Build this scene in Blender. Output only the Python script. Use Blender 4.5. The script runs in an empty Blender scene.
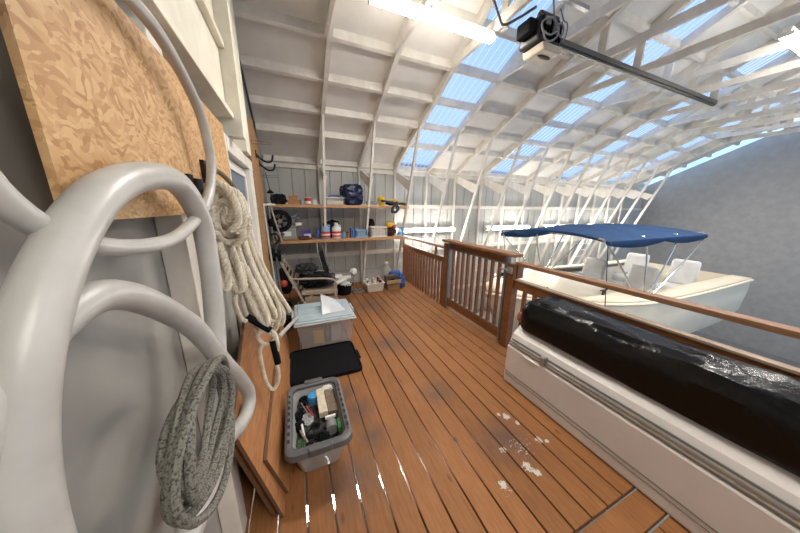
import bpy, bmesh, math, random
from mathutils import Vector as V, Matrix, noise as NZ
random.seed(11)
PI = math.pi
S = bpy.context.scene
COL = S.collection

# ------------------------------------------------------------------ materials
MATS = {}
def _n(nt, t, **kw):
    n = nt.nodes.new(t)
    for k, v in kw.items(): setattr(n, k, v)
    return n
def _noise(nt, src, scale, detail=4, rough=.6, vec_scale=None):
    L = nt.links
    tex = _n(nt, 'ShaderNodeTexNoise'); tex.inputs['Scale'].default_value = scale
    tex.inputs['Detail'].default_value = detail; tex.inputs['Roughness'].default_value = rough
    if vec_scale:
        mp = _n(nt, 'ShaderNodeMapping'); mp.inputs['Scale'].default_value = vec_scale
        L.new(src, mp.inputs['Vector']); L.new(mp.outputs[0], tex.inputs['Vector'])
    else: L.new(src, tex.inputs['Vector'])
    return tex.outputs['Fac']
def _ramp(nt, fac, stops):
    r = _n(nt, 'ShaderNodeValToRGB'); e = r.color_ramp.elements
    e[0].position, e[0].color = stops[0][0], (*stops[0][1], 1)
    e[1].position, e[1].color = stops[-1][0], (*stops[-1][1], 1)
    for p, c in stops[1:-1]:
        k = e.new(p); k.color = (*c, 1)
    nt.links.new(fac, r.inputs[0]); return r.outputs[0]
def _mix(nt, fac, a, b, mode='MIX'):
    m = _n(nt, 'ShaderNodeMix', data_type='RGBA', blend_type=mode)
    for inp, v in ((m.inputs[0], fac), (m.inputs[6], a), (m.inputs[7], b)):
        if isinstance(v, (int, float)): inp.default_value = v
        elif isinstance(v, tuple): inp.default_value = (*v, 1)
        else: nt.links.new(v, inp)
    return m.outputs[2]
def _math(nt, op, a, b=0.0, clamp=False):
    m = _n(nt, 'ShaderNodeMath', operation=op, use_clamp=clamp)
    for i, v in enumerate((a, b)):
        if isinstance(v, (int, float)): m.inputs[i].default_value = v
        else: nt.links.new(v, m.inputs[i])
    return m.outputs[0]
def new_mat(name):
    m = bpy.data.materials.new(name); m.use_nodes = True
    nt = m.node_tree; b = nt.nodes['Principled BSDF']
    return m, nt, b
def mat(name, col, rough=.55, metal=0, col2=None, scale=6, vec=None, bump=0, bscale=None, trans=0, alpha=1, coat=0, emit=0, lo=.35, hi=.65, spec=.5):
    if name in MATS: return MATS[name]
    m, nt, b = new_mat(name); L = nt.links
    b.inputs['Roughness'].default_value = rough; b.inputs['Metallic'].default_value = metal
    b.inputs['Transmission Weight'].default_value = trans; b.inputs['Alpha'].default_value = alpha
    b.inputs['Coat Weight'].default_value = coat; b.inputs['Specular IOR Level'].default_value = spec
    co = _n(nt, 'ShaderNodeTexCoord').outputs['Object']
    c2 = col2 or tuple(min(1, c * .86) for c in col)
    f = _noise(nt, co, scale, vec_scale=vec)
    L.new(_ramp(nt, f, [(lo, c2), (hi, col)]), b.inputs['Base Color'])
    if emit:
        b.inputs['Emission Color'].default_value = (*col, 1); b.inputs['Emission Strength'].default_value = emit
    if bump:
        bp = _n(nt, 'ShaderNodeBump'); bp.inputs['Strength'].default_value = bump; bp.inputs['Distance'].default_value = .01
        L.new(_noise(nt, co, bscale or scale * 4, vec_scale=vec), bp.inputs['Height']); L.new(bp.outputs[0], b.inputs['Normal'])
    MATS[name] = m; return m

def deck_mat():
    m, nt, b = new_mat('stained_deck_boards'); L = nt.links
    co = _n(nt, 'ShaderNodeTexCoord').outputs['Object']
    sep = _n(nt, 'ShaderNodeSeparateXYZ'); L.new(co, sep.inputs[0])
    idx = _math(nt, 'FLOOR', _math(nt, 'DIVIDE', _math(nt, 'SUBTRACT', sep.outputs[0], .509), .1446))
    wn = _n(nt, 'ShaderNodeTexWhiteNoise', noise_dimensions='1D'); L.new(idx, wn.inputs['W'])
    off = _n(nt, 'ShaderNodeCombineXYZ'); L.new(_math(nt, 'MULTIPLY', wn.outputs['Value'], 37.), off.inputs[1])
    add = _n(nt, 'ShaderNodeVectorMath', operation='ADD'); L.new(co, add.inputs[0]); L.new(off.outputs[0], add.inputs[1])
    v = add.outputs[0]
    grain = _noise(nt, v, 7, 6, .65, (9, .9, 9))
    base = _ramp(nt, grain, [(.25, (.225, .092, .031)), (.5, (.290, .125, .043)), (.75, (.34, .156, .057))])
    tone = _ramp(nt, wn.outputs['Value'], [(0, (.86, .84, .84)), (1, (1.08, 1.06, 1.05))])
    base = _mix(nt, 1., base, tone, 'MULTIPLY')
    big = _ramp(nt, _noise(nt, co, 1.6, 4, .6), [(.4, (1, 1, 1)), (.7, (.80, .78, .80))])
    base = _mix(nt, 1., base, big, 'MULTIPLY')
    # knots
    vo = _n(nt, 'ShaderNodeTexVoronoi'); vo.inputs['Scale'].default_value = 1.; vo.inputs['Randomness'].default_value = 1
    mp = _n(nt, 'ShaderNodeMapping'); mp.inputs['Scale'].default_value = (6.9, 2.6, 1); L.new(v, mp.inputs[0]); L.new(mp.outputs[0], vo.inputs['Vector'])
    kn = _ramp(nt, vo.outputs['Distance'], [(.035, (1, 1, 1)), (.10, (0, 0, 0))])
    base = _mix(nt, _math(nt, 'MULTIPLY', kn, .65), base, (.07, .028, .015))
    # grey scuffs at known places, white paint spills at others
    def spots(lst, nscale, thr):
        tot = None
        nf = _noise(nt, co, nscale, 5, .7)
        for x, y, r in lst:
            d = _n(nt, 'ShaderNodeVectorMath', operation='DISTANCE'); L.new(co, d.inputs[0]); d.inputs[1].default_value = (x, y, 0)
            k = _math(nt, 'SUBTRACT', 1., _math(nt, 'DIVIDE', d.outputs['Value'], r), True)
            tot = k if tot is None else _math(nt, 'MAXIMUM', tot, k)
        return _math(nt, 'GREATER_THAN', _math(nt, 'MULTIPLY', tot, nf), thr) if thr else _math(nt, 'MULTIPLY', tot, nf)
    scf = spots([(.36, 1.72, .2), (.40, 1.45, .16), (.30, 1.95, .16), (1.30, 1.05, .25), (1.05, 1.65, .2), (.7, 4.3, .3), (.95, 2.6, .3), (1.02, 3.9, .5), (.2, 1.2, .25)], 7, 0)
    base = _mix(nt, _math(nt, 'MULTIPLY', scf, 1.3, True), base, (.085, .06, .055))
    wht = spots([(1.46, 1.2, .08), (1.50, 1.12, .05), (1.22, .99, .062), (1.28, .84, .085), (1.05, .82, .065), (1.52, .95, .065), (1.57, .92, .045), (1.31, .79, .06), (1.42, 1.24, .045)], 40, .33)
    base = _mix(nt, wht, base, (.56, .53, .47))
    wht2 = spots([(1.35, .95, .55), (1.05, .8, .3)], 60, .53)
    base = _mix(nt, wht2, base, (.55, .50, .44))
    L.new(base, b.inputs['Base Color'])
    L.new(_ramp(nt, grain, [(.3, (.68,)*3), (.7, (.55,)*3)]), b.inputs['Roughness']); b.inputs['Specular IOR Level'].default_value = .3
    bp = _n(nt, 'ShaderNodeBump'); bp.inputs['Strength'].default_value = .25; bp.inputs['Distance'].default_value = .004
    L.new(grain, bp.inputs['Height']); L.new(bp.outputs[0], b.inputs['Normal'])
    return m
def osb_mat(name, c1, c2, c3):
    m, nt, b = new_mat(name); L = nt.links
    co = _n(nt, 'ShaderNodeTexCoord').outputs['Object']
    vo = _n(nt, 'ShaderNodeTexVoronoi'); vo.inputs['Scale'].default_value = 1
    mp = _n(nt, 'ShaderNodeMapping'); mp.inputs['Scale'].default_value = (70, 50, 95); mp.inputs['Rotation'].default_value = (.5, 0, .3)
    nz = _n(nt, 'ShaderNodeTexNoise'); nz.inputs['Scale'].default_value = 9
    va = _n(nt, 'ShaderNodeVectorMath', operation='ADD'); L.new(co, nz.inputs['Vector'])
    sc = _n(nt, 'ShaderNodeVectorMath', operation='SCALE'); sc.inputs[3].default_value = .12; L.new(nz.outputs['Color'], sc.inputs[0])
    L.new(co, va.inputs[0]); L.new(sc.outputs[0], va.inputs[1])
    L.new(va.outputs[0], mp.inputs[0]); L.new(mp.outputs[0], vo.inputs['Vector'])
    sp = _n(nt, 'ShaderNodeSeparateColor'); L.new(vo.outputs['Color'], sp.inputs[0])
    L.new(_ramp(nt, sp.outputs[0], [(0, c1), (.5, c2), (1, c3)]), b.inputs['Base Color'])
    b.inputs['Roughness'].default_value = .6
    bp = _n(nt, 'ShaderNodeBump'); bp.inputs['Strength'].default_value = .3; bp.inputs['Distance'].default_value = .003
    L.new(sp.outputs[0], bp.inputs['Height']); L.new(bp.outputs[0], b.inputs['Normal'])
    return m
def fleck_mat():
    m, nt, b = new_mat('grey_flecked_rope'); L = nt.links
    co = _n(nt, 'ShaderNodeTexCoord').outputs['Object']
    f = _noise(nt, co, 190, 2, .5)
    L.new(_ramp(nt, f, [(.40, (.05, .048, .045)), (.46, (.15, .145, .12)), (.7, (.21, .20, .165))]), b.inputs['Base Color'])
    b.inputs['Roughness'].default_value = .85; return m
def skylight_mat():
    m, nt, b = new_mat('corrugated_translucent_skylight'); L = nt.links
    for n in list(nt.nodes):
        if n.type == 'BSDF_PRINCIPLED': nt.nodes.remove(n)
    out = [n for n in nt.nodes if n.type == 'OUTPUT_MATERIAL'][0]
    tr = _n(nt, 'ShaderNodeBsdfTransparent'); tr.inputs[0].default_value = (.60, .56, .60, 1)
    tl = _n(nt, 'ShaderNodeBsdfTranslucent'); tl.inputs[0].default_value = (.80, .80, .92, 1)
    mx = _n(nt, 'ShaderNodeMixShader')
    co = _n(nt, 'ShaderNodeTexCoord').outputs['Object']
    wv = _n(nt, 'ShaderNodeTexWave', bands_direction='X'); wv.inputs['Scale'].default_value = 3.1
    L.new(co, wv.inputs['Vector'])
    L.new(_ramp(nt, wv.outputs['Fac'], [(.0, (.2,)*3), (.85, (.28,)*3), (1, (.75,)*3)]), mx.inputs[0])
    L.new(tr.outputs[0], mx.inputs[1]); L.new(tl.outputs[0], mx.inputs[2]); L.new(mx.outputs[0], out.inputs[0])
    return m
def clear_mat(name, col, mixf):
    if name in MATS: return MATS[name]
    m, nt, b = new_mat(name); L = nt.links
    out = [n for n in nt.nodes if n.type == 'OUTPUT_MATERIAL'][0]
    tr = _n(nt, 'ShaderNodeBsdfTransparent'); tr.inputs[0].default_value = (*col, 1)
    mx = _n(nt, 'ShaderNodeMixShader'); mx.inputs[0].default_value = mixf
    b.inputs['Base Color'].default_value = (*col, 1); b.inputs['Roughness'].default_value = .25
    L.new(tr.outputs[0], mx.inputs[1]); L.new(b.outputs[0], mx.inputs[2]); L.new(mx.outputs[0], out.inputs[0])
    MATS[name] = m; return m
def lamp_mat(name, col, st):
    m, nt, b = new_mat(name)
    b.inputs['Base Color'].default_value = (.9, .9, .9, 1)
    b.inputs['Emission Color'].default_value = (*col, 1); b.inputs['Emission Strength'].default_value = st
    return m

WHITE = mat('white_painted_lumber', (.76, .73, .67), .6, col2=(.62, .58, .52), scale=5, vec=(1, 1, .6))
CREAM = mat('cream_painted_post', (.80, .76, .64), .55, col2=(.70, .66, .55), scale=7)
CEIL = mat('white_ceiling_panel', (.82, .80, .765), .75, col2=(.73, .705, .665), scale=1.7, bump=.08)
METAL = mat('ribbed_wall_steel', (.47, .48, .465), .5, col2=(.40, .405, .39), scale=2.2, vec=(2, 2, .5))
DECK = deck_mat()
JOIST = mat('joist_lumber', (.25, .17, .10), .8)
RAILW = mat('stained_rail_wood', (.225, .088, .026), .5, col2=(.14, .050, .015), scale=8, vec=(3, 1, 3), bump=.1)
CAPW = mat('weathered_cap_wood', (.27, .135, .065), .6, col2=(.17, .08, .038), scale=9, vec=(6, .8, 6))
CAPG = mat('grey_weathered_cap', (.36, .27, .20), .6, col2=(.25, .17, .115), scale=9, vec=(6, .8, 6))
STEELG = mat('galvanised_tube', (.24, .235, .22), .45, .6)
SHELFW = mat('pine_shelf', (.50, .29, .14), .55, col2=(.34, .175, .08), scale=7, vec=(1, 9, 9))
PLY = mat('orange_plywood', (.46, .215, .085), .55, col2=(.30, .125, .045), scale=7, vec=(1, 1.2, 8), bump=.1)
PLYE = mat('plywood_edge', (.14, .07, .035), .7, scale=60, vec=(.3, .3, 3))
OSB1 = osb_mat('osb_light', (.40, .21, .08), (.56, .33, .15), (.64, .42, .21))
OSB2 = osb_mat('osb_dark', (.20, .10, .04), (.33, .18, .08), (.42, .25, .12))
ROPE = mat('cream_rope', (.72, .66, .54), .85, col2=(.52, .46, .36), scale=14)
ROPEO = mat('olive_cord', (.20, .17, .10), .85, scale=60)
FLECK = fleck_mat()
HOSE = mat('white_hose_plastic', (.52, .51, .48), .35, col2=(.40, .39, .365), scale=5)
BLK = mat('black_plastic', (.010, .010, .011), .42, scale=8, spec=.35)
BLKM = mat('matt_black', (.006, .006, .007), .8, scale=8, bump=.1, spec=.12)
BLKF = mat('black_cloth', (.016, .016, .019), .9, col2=(.005, .005, .006), scale=12, bump=.4, spec=.15)
BAGB = mat('black_garbage_bag', (.004, .004, .004), .24, col2=(.003, .003, .003), scale=6, bump=.7, bscale=14, spec=.28)
NAVY = mat('navy_bag_film', (.010, .018, .075), .28, col2=(.006, .010, .04), scale=9, bump=.5, bscale=20, spec=.35)
FRZ = mat('white_enamel', (.72, .69, .675), .35, col2=(.66, .63, .615), scale=3)
FRZG = mat('grey_seal', (.20, .19, .17), .5, scale=20)
FRZT = mat('tan_grime', (.36, .27, .17), .6, col2=(.46, .42, .36), scale=14)
TUBG = mat('grey_basket_plastic', (.085, .087, .092), .45, col2=(.11, .11, .115), scale=5)
TUBI = mat('pale_basket_plastic', (.36, .36, .345), .5, scale=5)
LIDB = mat('pale_blue_lid', (.43, .51, .55), .4, col2=(.36, .44, .48), scale=5)
RIMW = mat('pale_rim', (.56, .56, .53), .4)
CLEAR = clear_mat('cloudy_clear_plastic', (.90, .88, .87), .20)
CLEARB = clear_mat('clear_bag_film', (.88, .90, .92), .45)
GLASS = clear_mat('door_glass', (.20, .26, .34), .75)
CREAMH = mat('cream_gelcoat', (.84, .75, .58), .4, col2=(.78, .69, .53), scale=2)
GELW = mat('white_gelcoat', (.74, .72, .68), .3, scale=2)
VINYL = mat('white_vinyl', (.72, .71, .69), .45)
BLUEC = mat('blue_canvas', (.004, .048, .15), .85, col2=(.003, .034, .11), scale=5, bump=.1)
CHROME = mat('stainless_tube', (.6, .6, .6), .25, .9)
BEIGE = mat('beige_plastic', (.36, .29, .22), .5, col2=(.29, .23, .17), scale=6)
SLING = mat('beige_sling_fabric', (.27, .215, .16), .8, col2=(.22, .17, .125), scale=20)
GREYP = mat('grey_shaft', (.25, .25, .25), .4, .4)
ORB = mat('coral_rubber', (.62, .085, .06), .5)
RED = mat('red_paint', (.50, .03, .03), .4)
YEL = mat('yellow_plastic', (.78, .50, .02), .4)
BLU = mat('blue_plastic', (.03, .10, .42), .4)
LBLU = mat('light_blue_plastic', (.22, .38, .56), .4)
CYAN = mat('cyan_plastic', (.05, .30, .60), .4)
PURP = mat('purple_card', (.06, .04, .20), .5)
WHT = mat('white_plastic', (.74, .73, .70), .4)
BONE = mat('bone_plastic', (.60, .55, .46), .45)
BROWN = mat('brown_card', (.26, .15, .07), .8)
DBROWN = mat('dark_brown_cloth', (.07, .03, .02), .8)
KRAFT = mat('kraft_card', (.42, .30, .17), .8)
WOODB = mat('varnished_box_wood', (.42, .20, .065), .5, col2=(.28, .12, .04), scale=12, vec=(1, 6, 6))
GREEN = mat('green_plastic', (.04, .22, .08), .4)
CONC = mat('slip_floor_concrete', (.20, .20, .19), .8, scale=1.2)
SKYL = skylight_mat()
TUBE = lamp_mat('lit_fluorescent', (1, .94, .85), 27)
TUBN = lamp_mat('lit_diffuser', (1, .94, .85), 20)
FIXW = mat('white_fixture_enamel', (.8, .78, .74), .4)
ALU = mat('brushed_metal', (.45, .45, .45), .35, .8)
TARP = mat('grey_green_cloth', (.17, .18, .16), .85, scale=14)

# ------------------------------------------------------------------ geometry helpers
class MB:
    def __init__(s): s.bm = bmesh.new()
    def face(s, pts): s.bm.faces.new([s.bm.verts.new(p) for p in pts]); return s
    def hexa(s, p):       # 8 points: bottom ring 0-3, top ring 4-7
        v = [s.bm.verts.new(q) for q in p]
        for f in ((3, 2, 1, 0), (4, 5, 6, 7), (0, 1, 5, 4), (1, 2, 6, 5), (2, 3, 7, 6), (3, 0, 4, 7)):
            s.bm.faces.new([v[i] for i in f])
        return s
    def box(s, x0, x1, y0, y1, z0, z1):
        return s.hexa([(x0, y0, z0), (x1, y0, z0), (x1, y1, z0), (x0, y1, z0), (x0, y0, z1), (x1, y0, z1), (x1, y1, z1), (x0, y1, z1)])
    def prism(s, poly, axis, a, b):   # polygon in the other two axes, extruded along axis a..b
        def P(u, w, t):
            return (t, u, w) if axis == 'x' else (u, t, w) if axis == 'y' else (u, w, t)
        A = [s.bm.verts.new(P(u, w, a)) for u, w in poly]; B = [s.bm.verts.new(P(u, w, b)) for u, w in poly]
        n = len(poly)
        s.bm.faces.new(A); s.bm.faces.new(B[::-1])
        for i in range(n): s.bm.faces.new([A[i], B[i], B[(i + 1) % n], A[(i + 1) % n]])
        return s
    def bar(s, p0, p1, w, h, up=(0, 0, 1)):
        p0, p1 = V(p0), V(p1); d = (p1 - p0).normalized(); u = V(up)
        r = d.cross(u).normalized(); u = r.cross(d).normalized(); r = r * w / 2; u = u * h / 2
        return s.hexa([p0 - r - u, p0 + r - u, p1 + r - u, p1 - r - u, p0 - r + u, p0 + r + u, p1 + r + u, p1 - r + u])
    def frames(s, pts, closed=False):
        n = len(pts); T = []
        for i in range(n):
            a = pts[(i - 1) % n] if (closed or i > 0) else pts[0]
            b = pts[(i + 1) % n] if (closed or i < n - 1) else pts[-1]
            T.append((b - a).normalized())
        r = T[0].cross(V((0, 0, 1)))
        if r.length < .1: r = T[0].cross(V((0, 1, 0)))
        r.normalize(); R = []
        for t in T:
            r = (r - t * r.dot(t)).normalized(); R.append((r, t.cross(r)))
        return R
    def tube(s, pts, r, n=10, closed=False, cap=True):
        pts = [V(p) for p in pts]; F = s.frames(pts, closed); rings = []
        for i, p in enumerate(pts):
            rr = r(i / (len(pts) - 1)) if callable(r) else r
            a, b = F[i]
            rings.append([s.bm.verts.new(p + a * rr * math.cos(2 * PI * k / n) + b * rr * math.sin(2 * PI * k / n)) for k in range(n)])
        m = len(rings)
        for i in range(m if closed else m - 1):
            A, B = rings[i], rings[(i + 1) % m]
            for k in range(n): s.bm.faces.new([A[k], A[(k + 1) % n], B[(k + 1) % n], B[k]])
        if cap and not closed:
            s.bm.faces.new(rings[0][::-1]); s.bm.faces.new(rings[-1])
        return s
    def rope(s, pts, r, pitch=.05, strands=3, n=6, step=None):
        step = step or pitch / 8
        pts = resample([V(p) for p in pts], step); F = s.frames(pts)
        for k in range(strands):
            ln = 0; c = []
            for i, p in enumerate(pts):
                if i: ln += (pts[i] - pts[i - 1]).length
                a, b = F[i]; th = 2 * PI * (ln / pitch + k / strands)
                c.append(p + a * r * .48 * math.cos(th) + b * r * .48 * math.sin(th))
            s.tube(c, r * .56, n)
        return s
    def cyl(s, p0, p1, r, n=20, r1=None):
        return s.tube([p0, p1], (lambda t: r + ((r if r1 is None else r1) - r) * t), n)
    def lathe(s, prof, c, n=24, axis='z'):
        c = V(c); rings = []
        for r, h in prof:
            ring = []
            for k in range(n):
                a = 2 * PI * k / n; x, y = r * math.cos(a), r * math.sin(a)
                q = V((x, y, h)) if axis == 'z' else V((h, x, y)) if axis == 'x' else V((x, h, y))
                ring.append(s.bm.verts.new(c + q))
            rings.append(ring)
        for A, B in zip(rings, rings[1:]):
            for k in range(n): s.bm.faces.new([A[k], A[(k + 1) % n], B[(k + 1) % n], B[k]])
        if tuple(prof[0]) == tuple(prof[-1]): return s
        if prof[0][0] > 1e-4: s.bm.faces.new(rings[0][::-1])
        if prof[-1][0] > 1e-4: s.bm.faces.new(rings[-1])
        return s
    def blob(s, c, rad, seed=0, amp=.18, freq=3., sub=4, box=0., flat=True):
        """crumpled closed volume; box > 0 squares it towards a brick"""
        t = bmesh.new(); bmesh.ops.create_icosphere(t, subdivisions=sub, radius=1)
        c = V(c)
        for v in t.verts:
            d = v.co.normalized()
            k = 1 / max(abs(d.x), abs(d.y), abs(d.z))
            q = d * (1 + (min(k, 1.45) - 1) * box)
            nz = NZ.fractal(d * freq + V((seed * 7.3, seed * 3.1, seed)), .9, 2.1, 4)
            q = q * (1 + amp * nz)
            v.co = V((q.x * rad[0], q.y * rad[1], q.z * rad[2]))
            if flat: v.co.z = max(v.co.z, -rad[2])
            v.co += c
        m = bpy.data.meshes.new('t'); t.to_mesh(m); t.free(); s.bm.from_mesh(m); bpy.data.meshes.remove(m)
        return s
    def build(s, name, m, parent=None, bevel=0, smooth=True, label=None, solid=0):
        bmesh.ops.remove_doubles(s.bm, verts=s.bm.verts, dist=1e-6)
        bmesh.ops.recalc_face_normals(s.bm, faces=s.bm.faces)
        me = bpy.data.meshes.new(name); s.bm.to_mesh(me); s.bm.free()
        ms = m if isinstance(m, (list, tuple)) else [m]
        for q in ms: me.materials.append(q)
        o = bpy.data.objects.new(name, me); COL.objects.link(o)
        if smooth:
            me.shade_smooth()
            try: me.set_sharp_from_angle(angle=math.radians(38))
            except Exception: pass
        if bevel:
            b = o.modifiers.new('bevel', 'BEVEL'); b.width = bevel; b.segments = 2; b.limit_method = 'ANGLE'; b.angle_limit = math.radians(40)
        if solid:
            b = o.modifiers.new('solid', 'SOLIDIFY'); b.thickness = solid; b.offset = 0
        if parent is not None:
            o.parent = parent
            off = V((0, 0, 0)); q = parent
            while q is not None: off += q.location; q = q.parent
            me.transform(Matrix.Translation(-off))
        if label: o['label'] = label
        return o
def resample(pts, step):
    out = [pts[0].copy()]; acc = 0
    for a, b in zip(pts, pts[1:]):
        L = (b - a).length
        if L < 1e-9: continue
        t = step - acc
        while t <= L:
            out.append(a.lerp(b, t / L)); t += step
        acc = L - (t - step)
    return out
def spline(ctrl, n=12, closed=False):
    P = [V(p) for p in ctrl]; out = []; m = len(P)
    def g(i): return P[i % m] if closed else P[max(0, min(m - 1, i))]
    for i in range(m if closed else m - 1):
        p0, p1, p2, p3 = g(i - 1), g(i), g(i + 1), g(i + 2)
        for k in range(n):
            t = k / n
            out.append(.5 * ((2 * p1) + (p2 - p0) * t + (2 * p0 - 5 * p1 + 4 * p2 - p3) * t * t + (3 * p1 - p0 - 3 * p2 + p3) * t ** 3))
    if not closed: out.append(P[-1].copy())
    return out
def tag(o, label=None, cat=None, group=None, kind=None):
    if label: o['label'] = label
    if cat: o['category'] = cat
    if group: o['group'] = group
    if kind: o['kind'] = kind
    return o
def thing(name, loc, label, cat, group=None):
    o = bpy.data.objects.new(name, None); COL.objects.link(o); o.location = loc; o.empty_display_size = .1
    return tag(o, label, cat, group)
def struct(o): o['kind'] = 'structure'; return o
def copy_tree(o, parent=None, shift=None):
    c = o.copy(); COL.objects.link(c)
    if parent is not None: c.parent = parent
    if shift is not None: c.location = o.location + V(shift)
    for ch in [k for k in bpy.data.objects if k.parent == o]: copy_tree(ch, c)
    return c

# ------------------------------------------------------------------ layout constants
XW = -.45; YB = 5.35; ZL = -2.3; XE = 12.2; YF = -4.3
FX = [.5 + .79 * k for k in range(15)]
RY, SL = .55, .48                                  # ridge line, roof slope
def rz(y): return 2.40 + SL * (5.3 - abs(y - RY) - RY)   # underside of the rafters
RD = .125                                          # rafter depth to the sheeting

# ------------------------------------------------------------------ shell
# deck
d = MB()
for k in range(-7, 14):
    x0 = .509 + .1446 * k + .005
    x1 = x0 + .1346
    x0, x1 = max(x0, -.445), min(x1, 2.36)
    if x1 - x0 < .02: continue
    d.box(x0, x1, .505, 5.33, -.038, 0)
    d.box(x0, x1, -1.2, .345, -.038, 0)
d.box(-.44, 2.36, .36, .49, -.038, .0)
fl = d.build('floor', DECK, bevel=.003, smooth=False); struct(fl)
j = MB()
for y in (5.2, 4.4, 3.6, 2.8, 2.0, .92, .3, -.5, -1.1): j.box(-.44, 2.36, y - .02, y + .02, -.25, -.042)
for x in (2.30, 2.345): j.box(x - .018, x + .018, -1.15, 5.3, -.27, -.255)
jo = j.build('joist', JOIST, fl, smooth=False); tag(jo, kind='structure')
fc = MB().box(2.362, 2.40, -1.2, 5.33, -.26, .0).build('fascia_board', RAILW, fl, smooth=False)
g = MB().box(XW - .2, XE, YF, YB + .1, ZL - .1, ZL)
struct(g.build('floor_slip', CONC, smooth=False))

def ribbed(x0, x1, y, z0, z1, pitch=.235):
    m = MB(); pts = []
    x = x0
    while x < x1:
        pts += [(x, y), (x + pitch - .035, y), (x + pitch - .028, y + .018), (x + pitch - .016, y + .018), (x + pitch - .009, y)]
        x += pitch
    pts.append((x1, y)); poly = [p for p in pts if p[0] <= x1]
    for a, b in zip(poly, poly[1:]):
        m.face([(a[0], a[1], z0), (b[0], b[1], z0), (b[0], b[1], z1), (a[0], a[1], z1)])
    return m
wb = ribbed(XW, XE, YB, ZL, 2.62).build('wall_back', METAL, smooth=False, solid=.004); struct(wb)
# girts and plates of the back wall
for i, (z0, z1) in enumerate(((2.36, 2.47), (1.645, 1.725), (.63, .715), (-.5, -.42), (-1.5, -1.42))):
    struct(MB().box(XW + .003, XE, 5.305, 5.345, z0, z1).build('trim_%d' % (i + 1), WHITE, smooth=False))
# low masonry-like kick board under the shelves
struct(MB().box(XW + .04, 2.30, 5.325, 5.342, .0, .32).build('baseboard_back', mat('pale_kick_board', (.42, .43, .42), .7), smooth=False))
# end wall behind the door side
poly = [(YF, ZL), (YB, ZL), (YB, 2.5), (RY, rz(RY) + RD), (YF, 2.5)]
wl = MB().prism([(YF, ZL), (YB, ZL), (YB, 2.52), (RY, rz(RY) + RD + .02), (YF, 2.55)], 'x', XW - .05, XW).build('wall_left', mat('grey_end_wall_panel', (.36, .355, .33), .6, col2=(.29, .285, .265), scale=2), smooth=False); struct(wl)
we = MB().prism([(YF, ZL), (YB, ZL), (YB, 2.52), (RY, rz(RY) + RD + .02), (YF, 2.55)], 'x', XE, XE + .05).build('wall_right', mat('dim_end_wall', (.34, .34, .34), .6), smooth=False); struct(we)
wf = MB().box(XW, 4.5, YF - .05, YF, ZL, 2.55).build('wall_front', METAL, smooth=False); struct(wf)
# ceiling: sheets between trusses, skylights in three bays, purlins
bays = [(XW, FX[0])] + [(FX[k], FX[k + 1]) for k in range(len(FX) - 1)]
SKY_BAYS = (3, 6, 9, 12)
c = MB(); sk = []
for i, (a, b) in enumerate(bays):
    for sgn in (1, -1):
        ye = RY + sgn * (5.38 - RY)
        def P(x, y, dz): return (x, y, rz(y) + RD + dz)
        if i in SKY_BAYS:
            sk.append((a, b, sgn, ye)); 
            continue
        c.hexa([P(a, ye, 0), P(b, ye, 0), P(b, RY, 0), P(a, RY, 0), P(a, ye, .02), P(b, ye, .02), P(b, RY, .02), P(a, RY, .02)])
ce = c.build('ceiling', CEIL, smooth=False); struct(ce)
n = 0
for a, b, sgn, ye in sk:
    m = MB(); xs = [a + (b - a) * t / 64 for t in range(65)]
    prev = None
    for x in xs:
        h = .012 * abs(math.sin(PI * (x - a) / .0988)) + .004
        cur = ((x, ye, rz(ye) + RD + h), (x, RY, rz(RY) + RD + h))
        if prev: m.face([prev[0], cur[0], cur[1], prev[1]])
        prev = cur
    n += 1
    struct(m.build('window_%d' % (n + 1), SKYL, smooth=True))
pm = 0
for sgn in (1, -1):
    for y in (5.27, 4.60, 4.16, 3.69, 3.22, 2.75, 2.28, 1.81, 1.34, .87):
        y = RY + sgn * (y - RY); m = MB(); z = rz(y)
        for i, (a, b) in enumerate(bays):
            s_ = -sgn * SL
            dy = .019
            m.hexa([(a + .019, y - dy, z + .035 - s_ * -dy * 0 + s_ * -dy), (b - .019, y - dy, z + .035 + s_ * -dy), (b - .019, y + dy, z + .035 + s_ * dy), (a + .019, y + dy, z + .035 + s_ * dy),
                    (a + .019, y - dy, z + RD - .001 + s_ * -dy), (b - .019, y - dy, z + RD - .001 + s_ * -dy), (b - .019, y + dy, z + RD - .001 + s_ * dy), (a + .019, y + dy, z + RD - .001 + s_ * dy)])
        m.build('purlin', WHITE, ce, smooth=False)
# ridge board
struct(MB().box(XW + .003, XE, RY - .02, RY + .02, rz(RY) - .02, rz(RY) + RD - .005).build('trim_6', WHITE, smooth=False))

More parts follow.
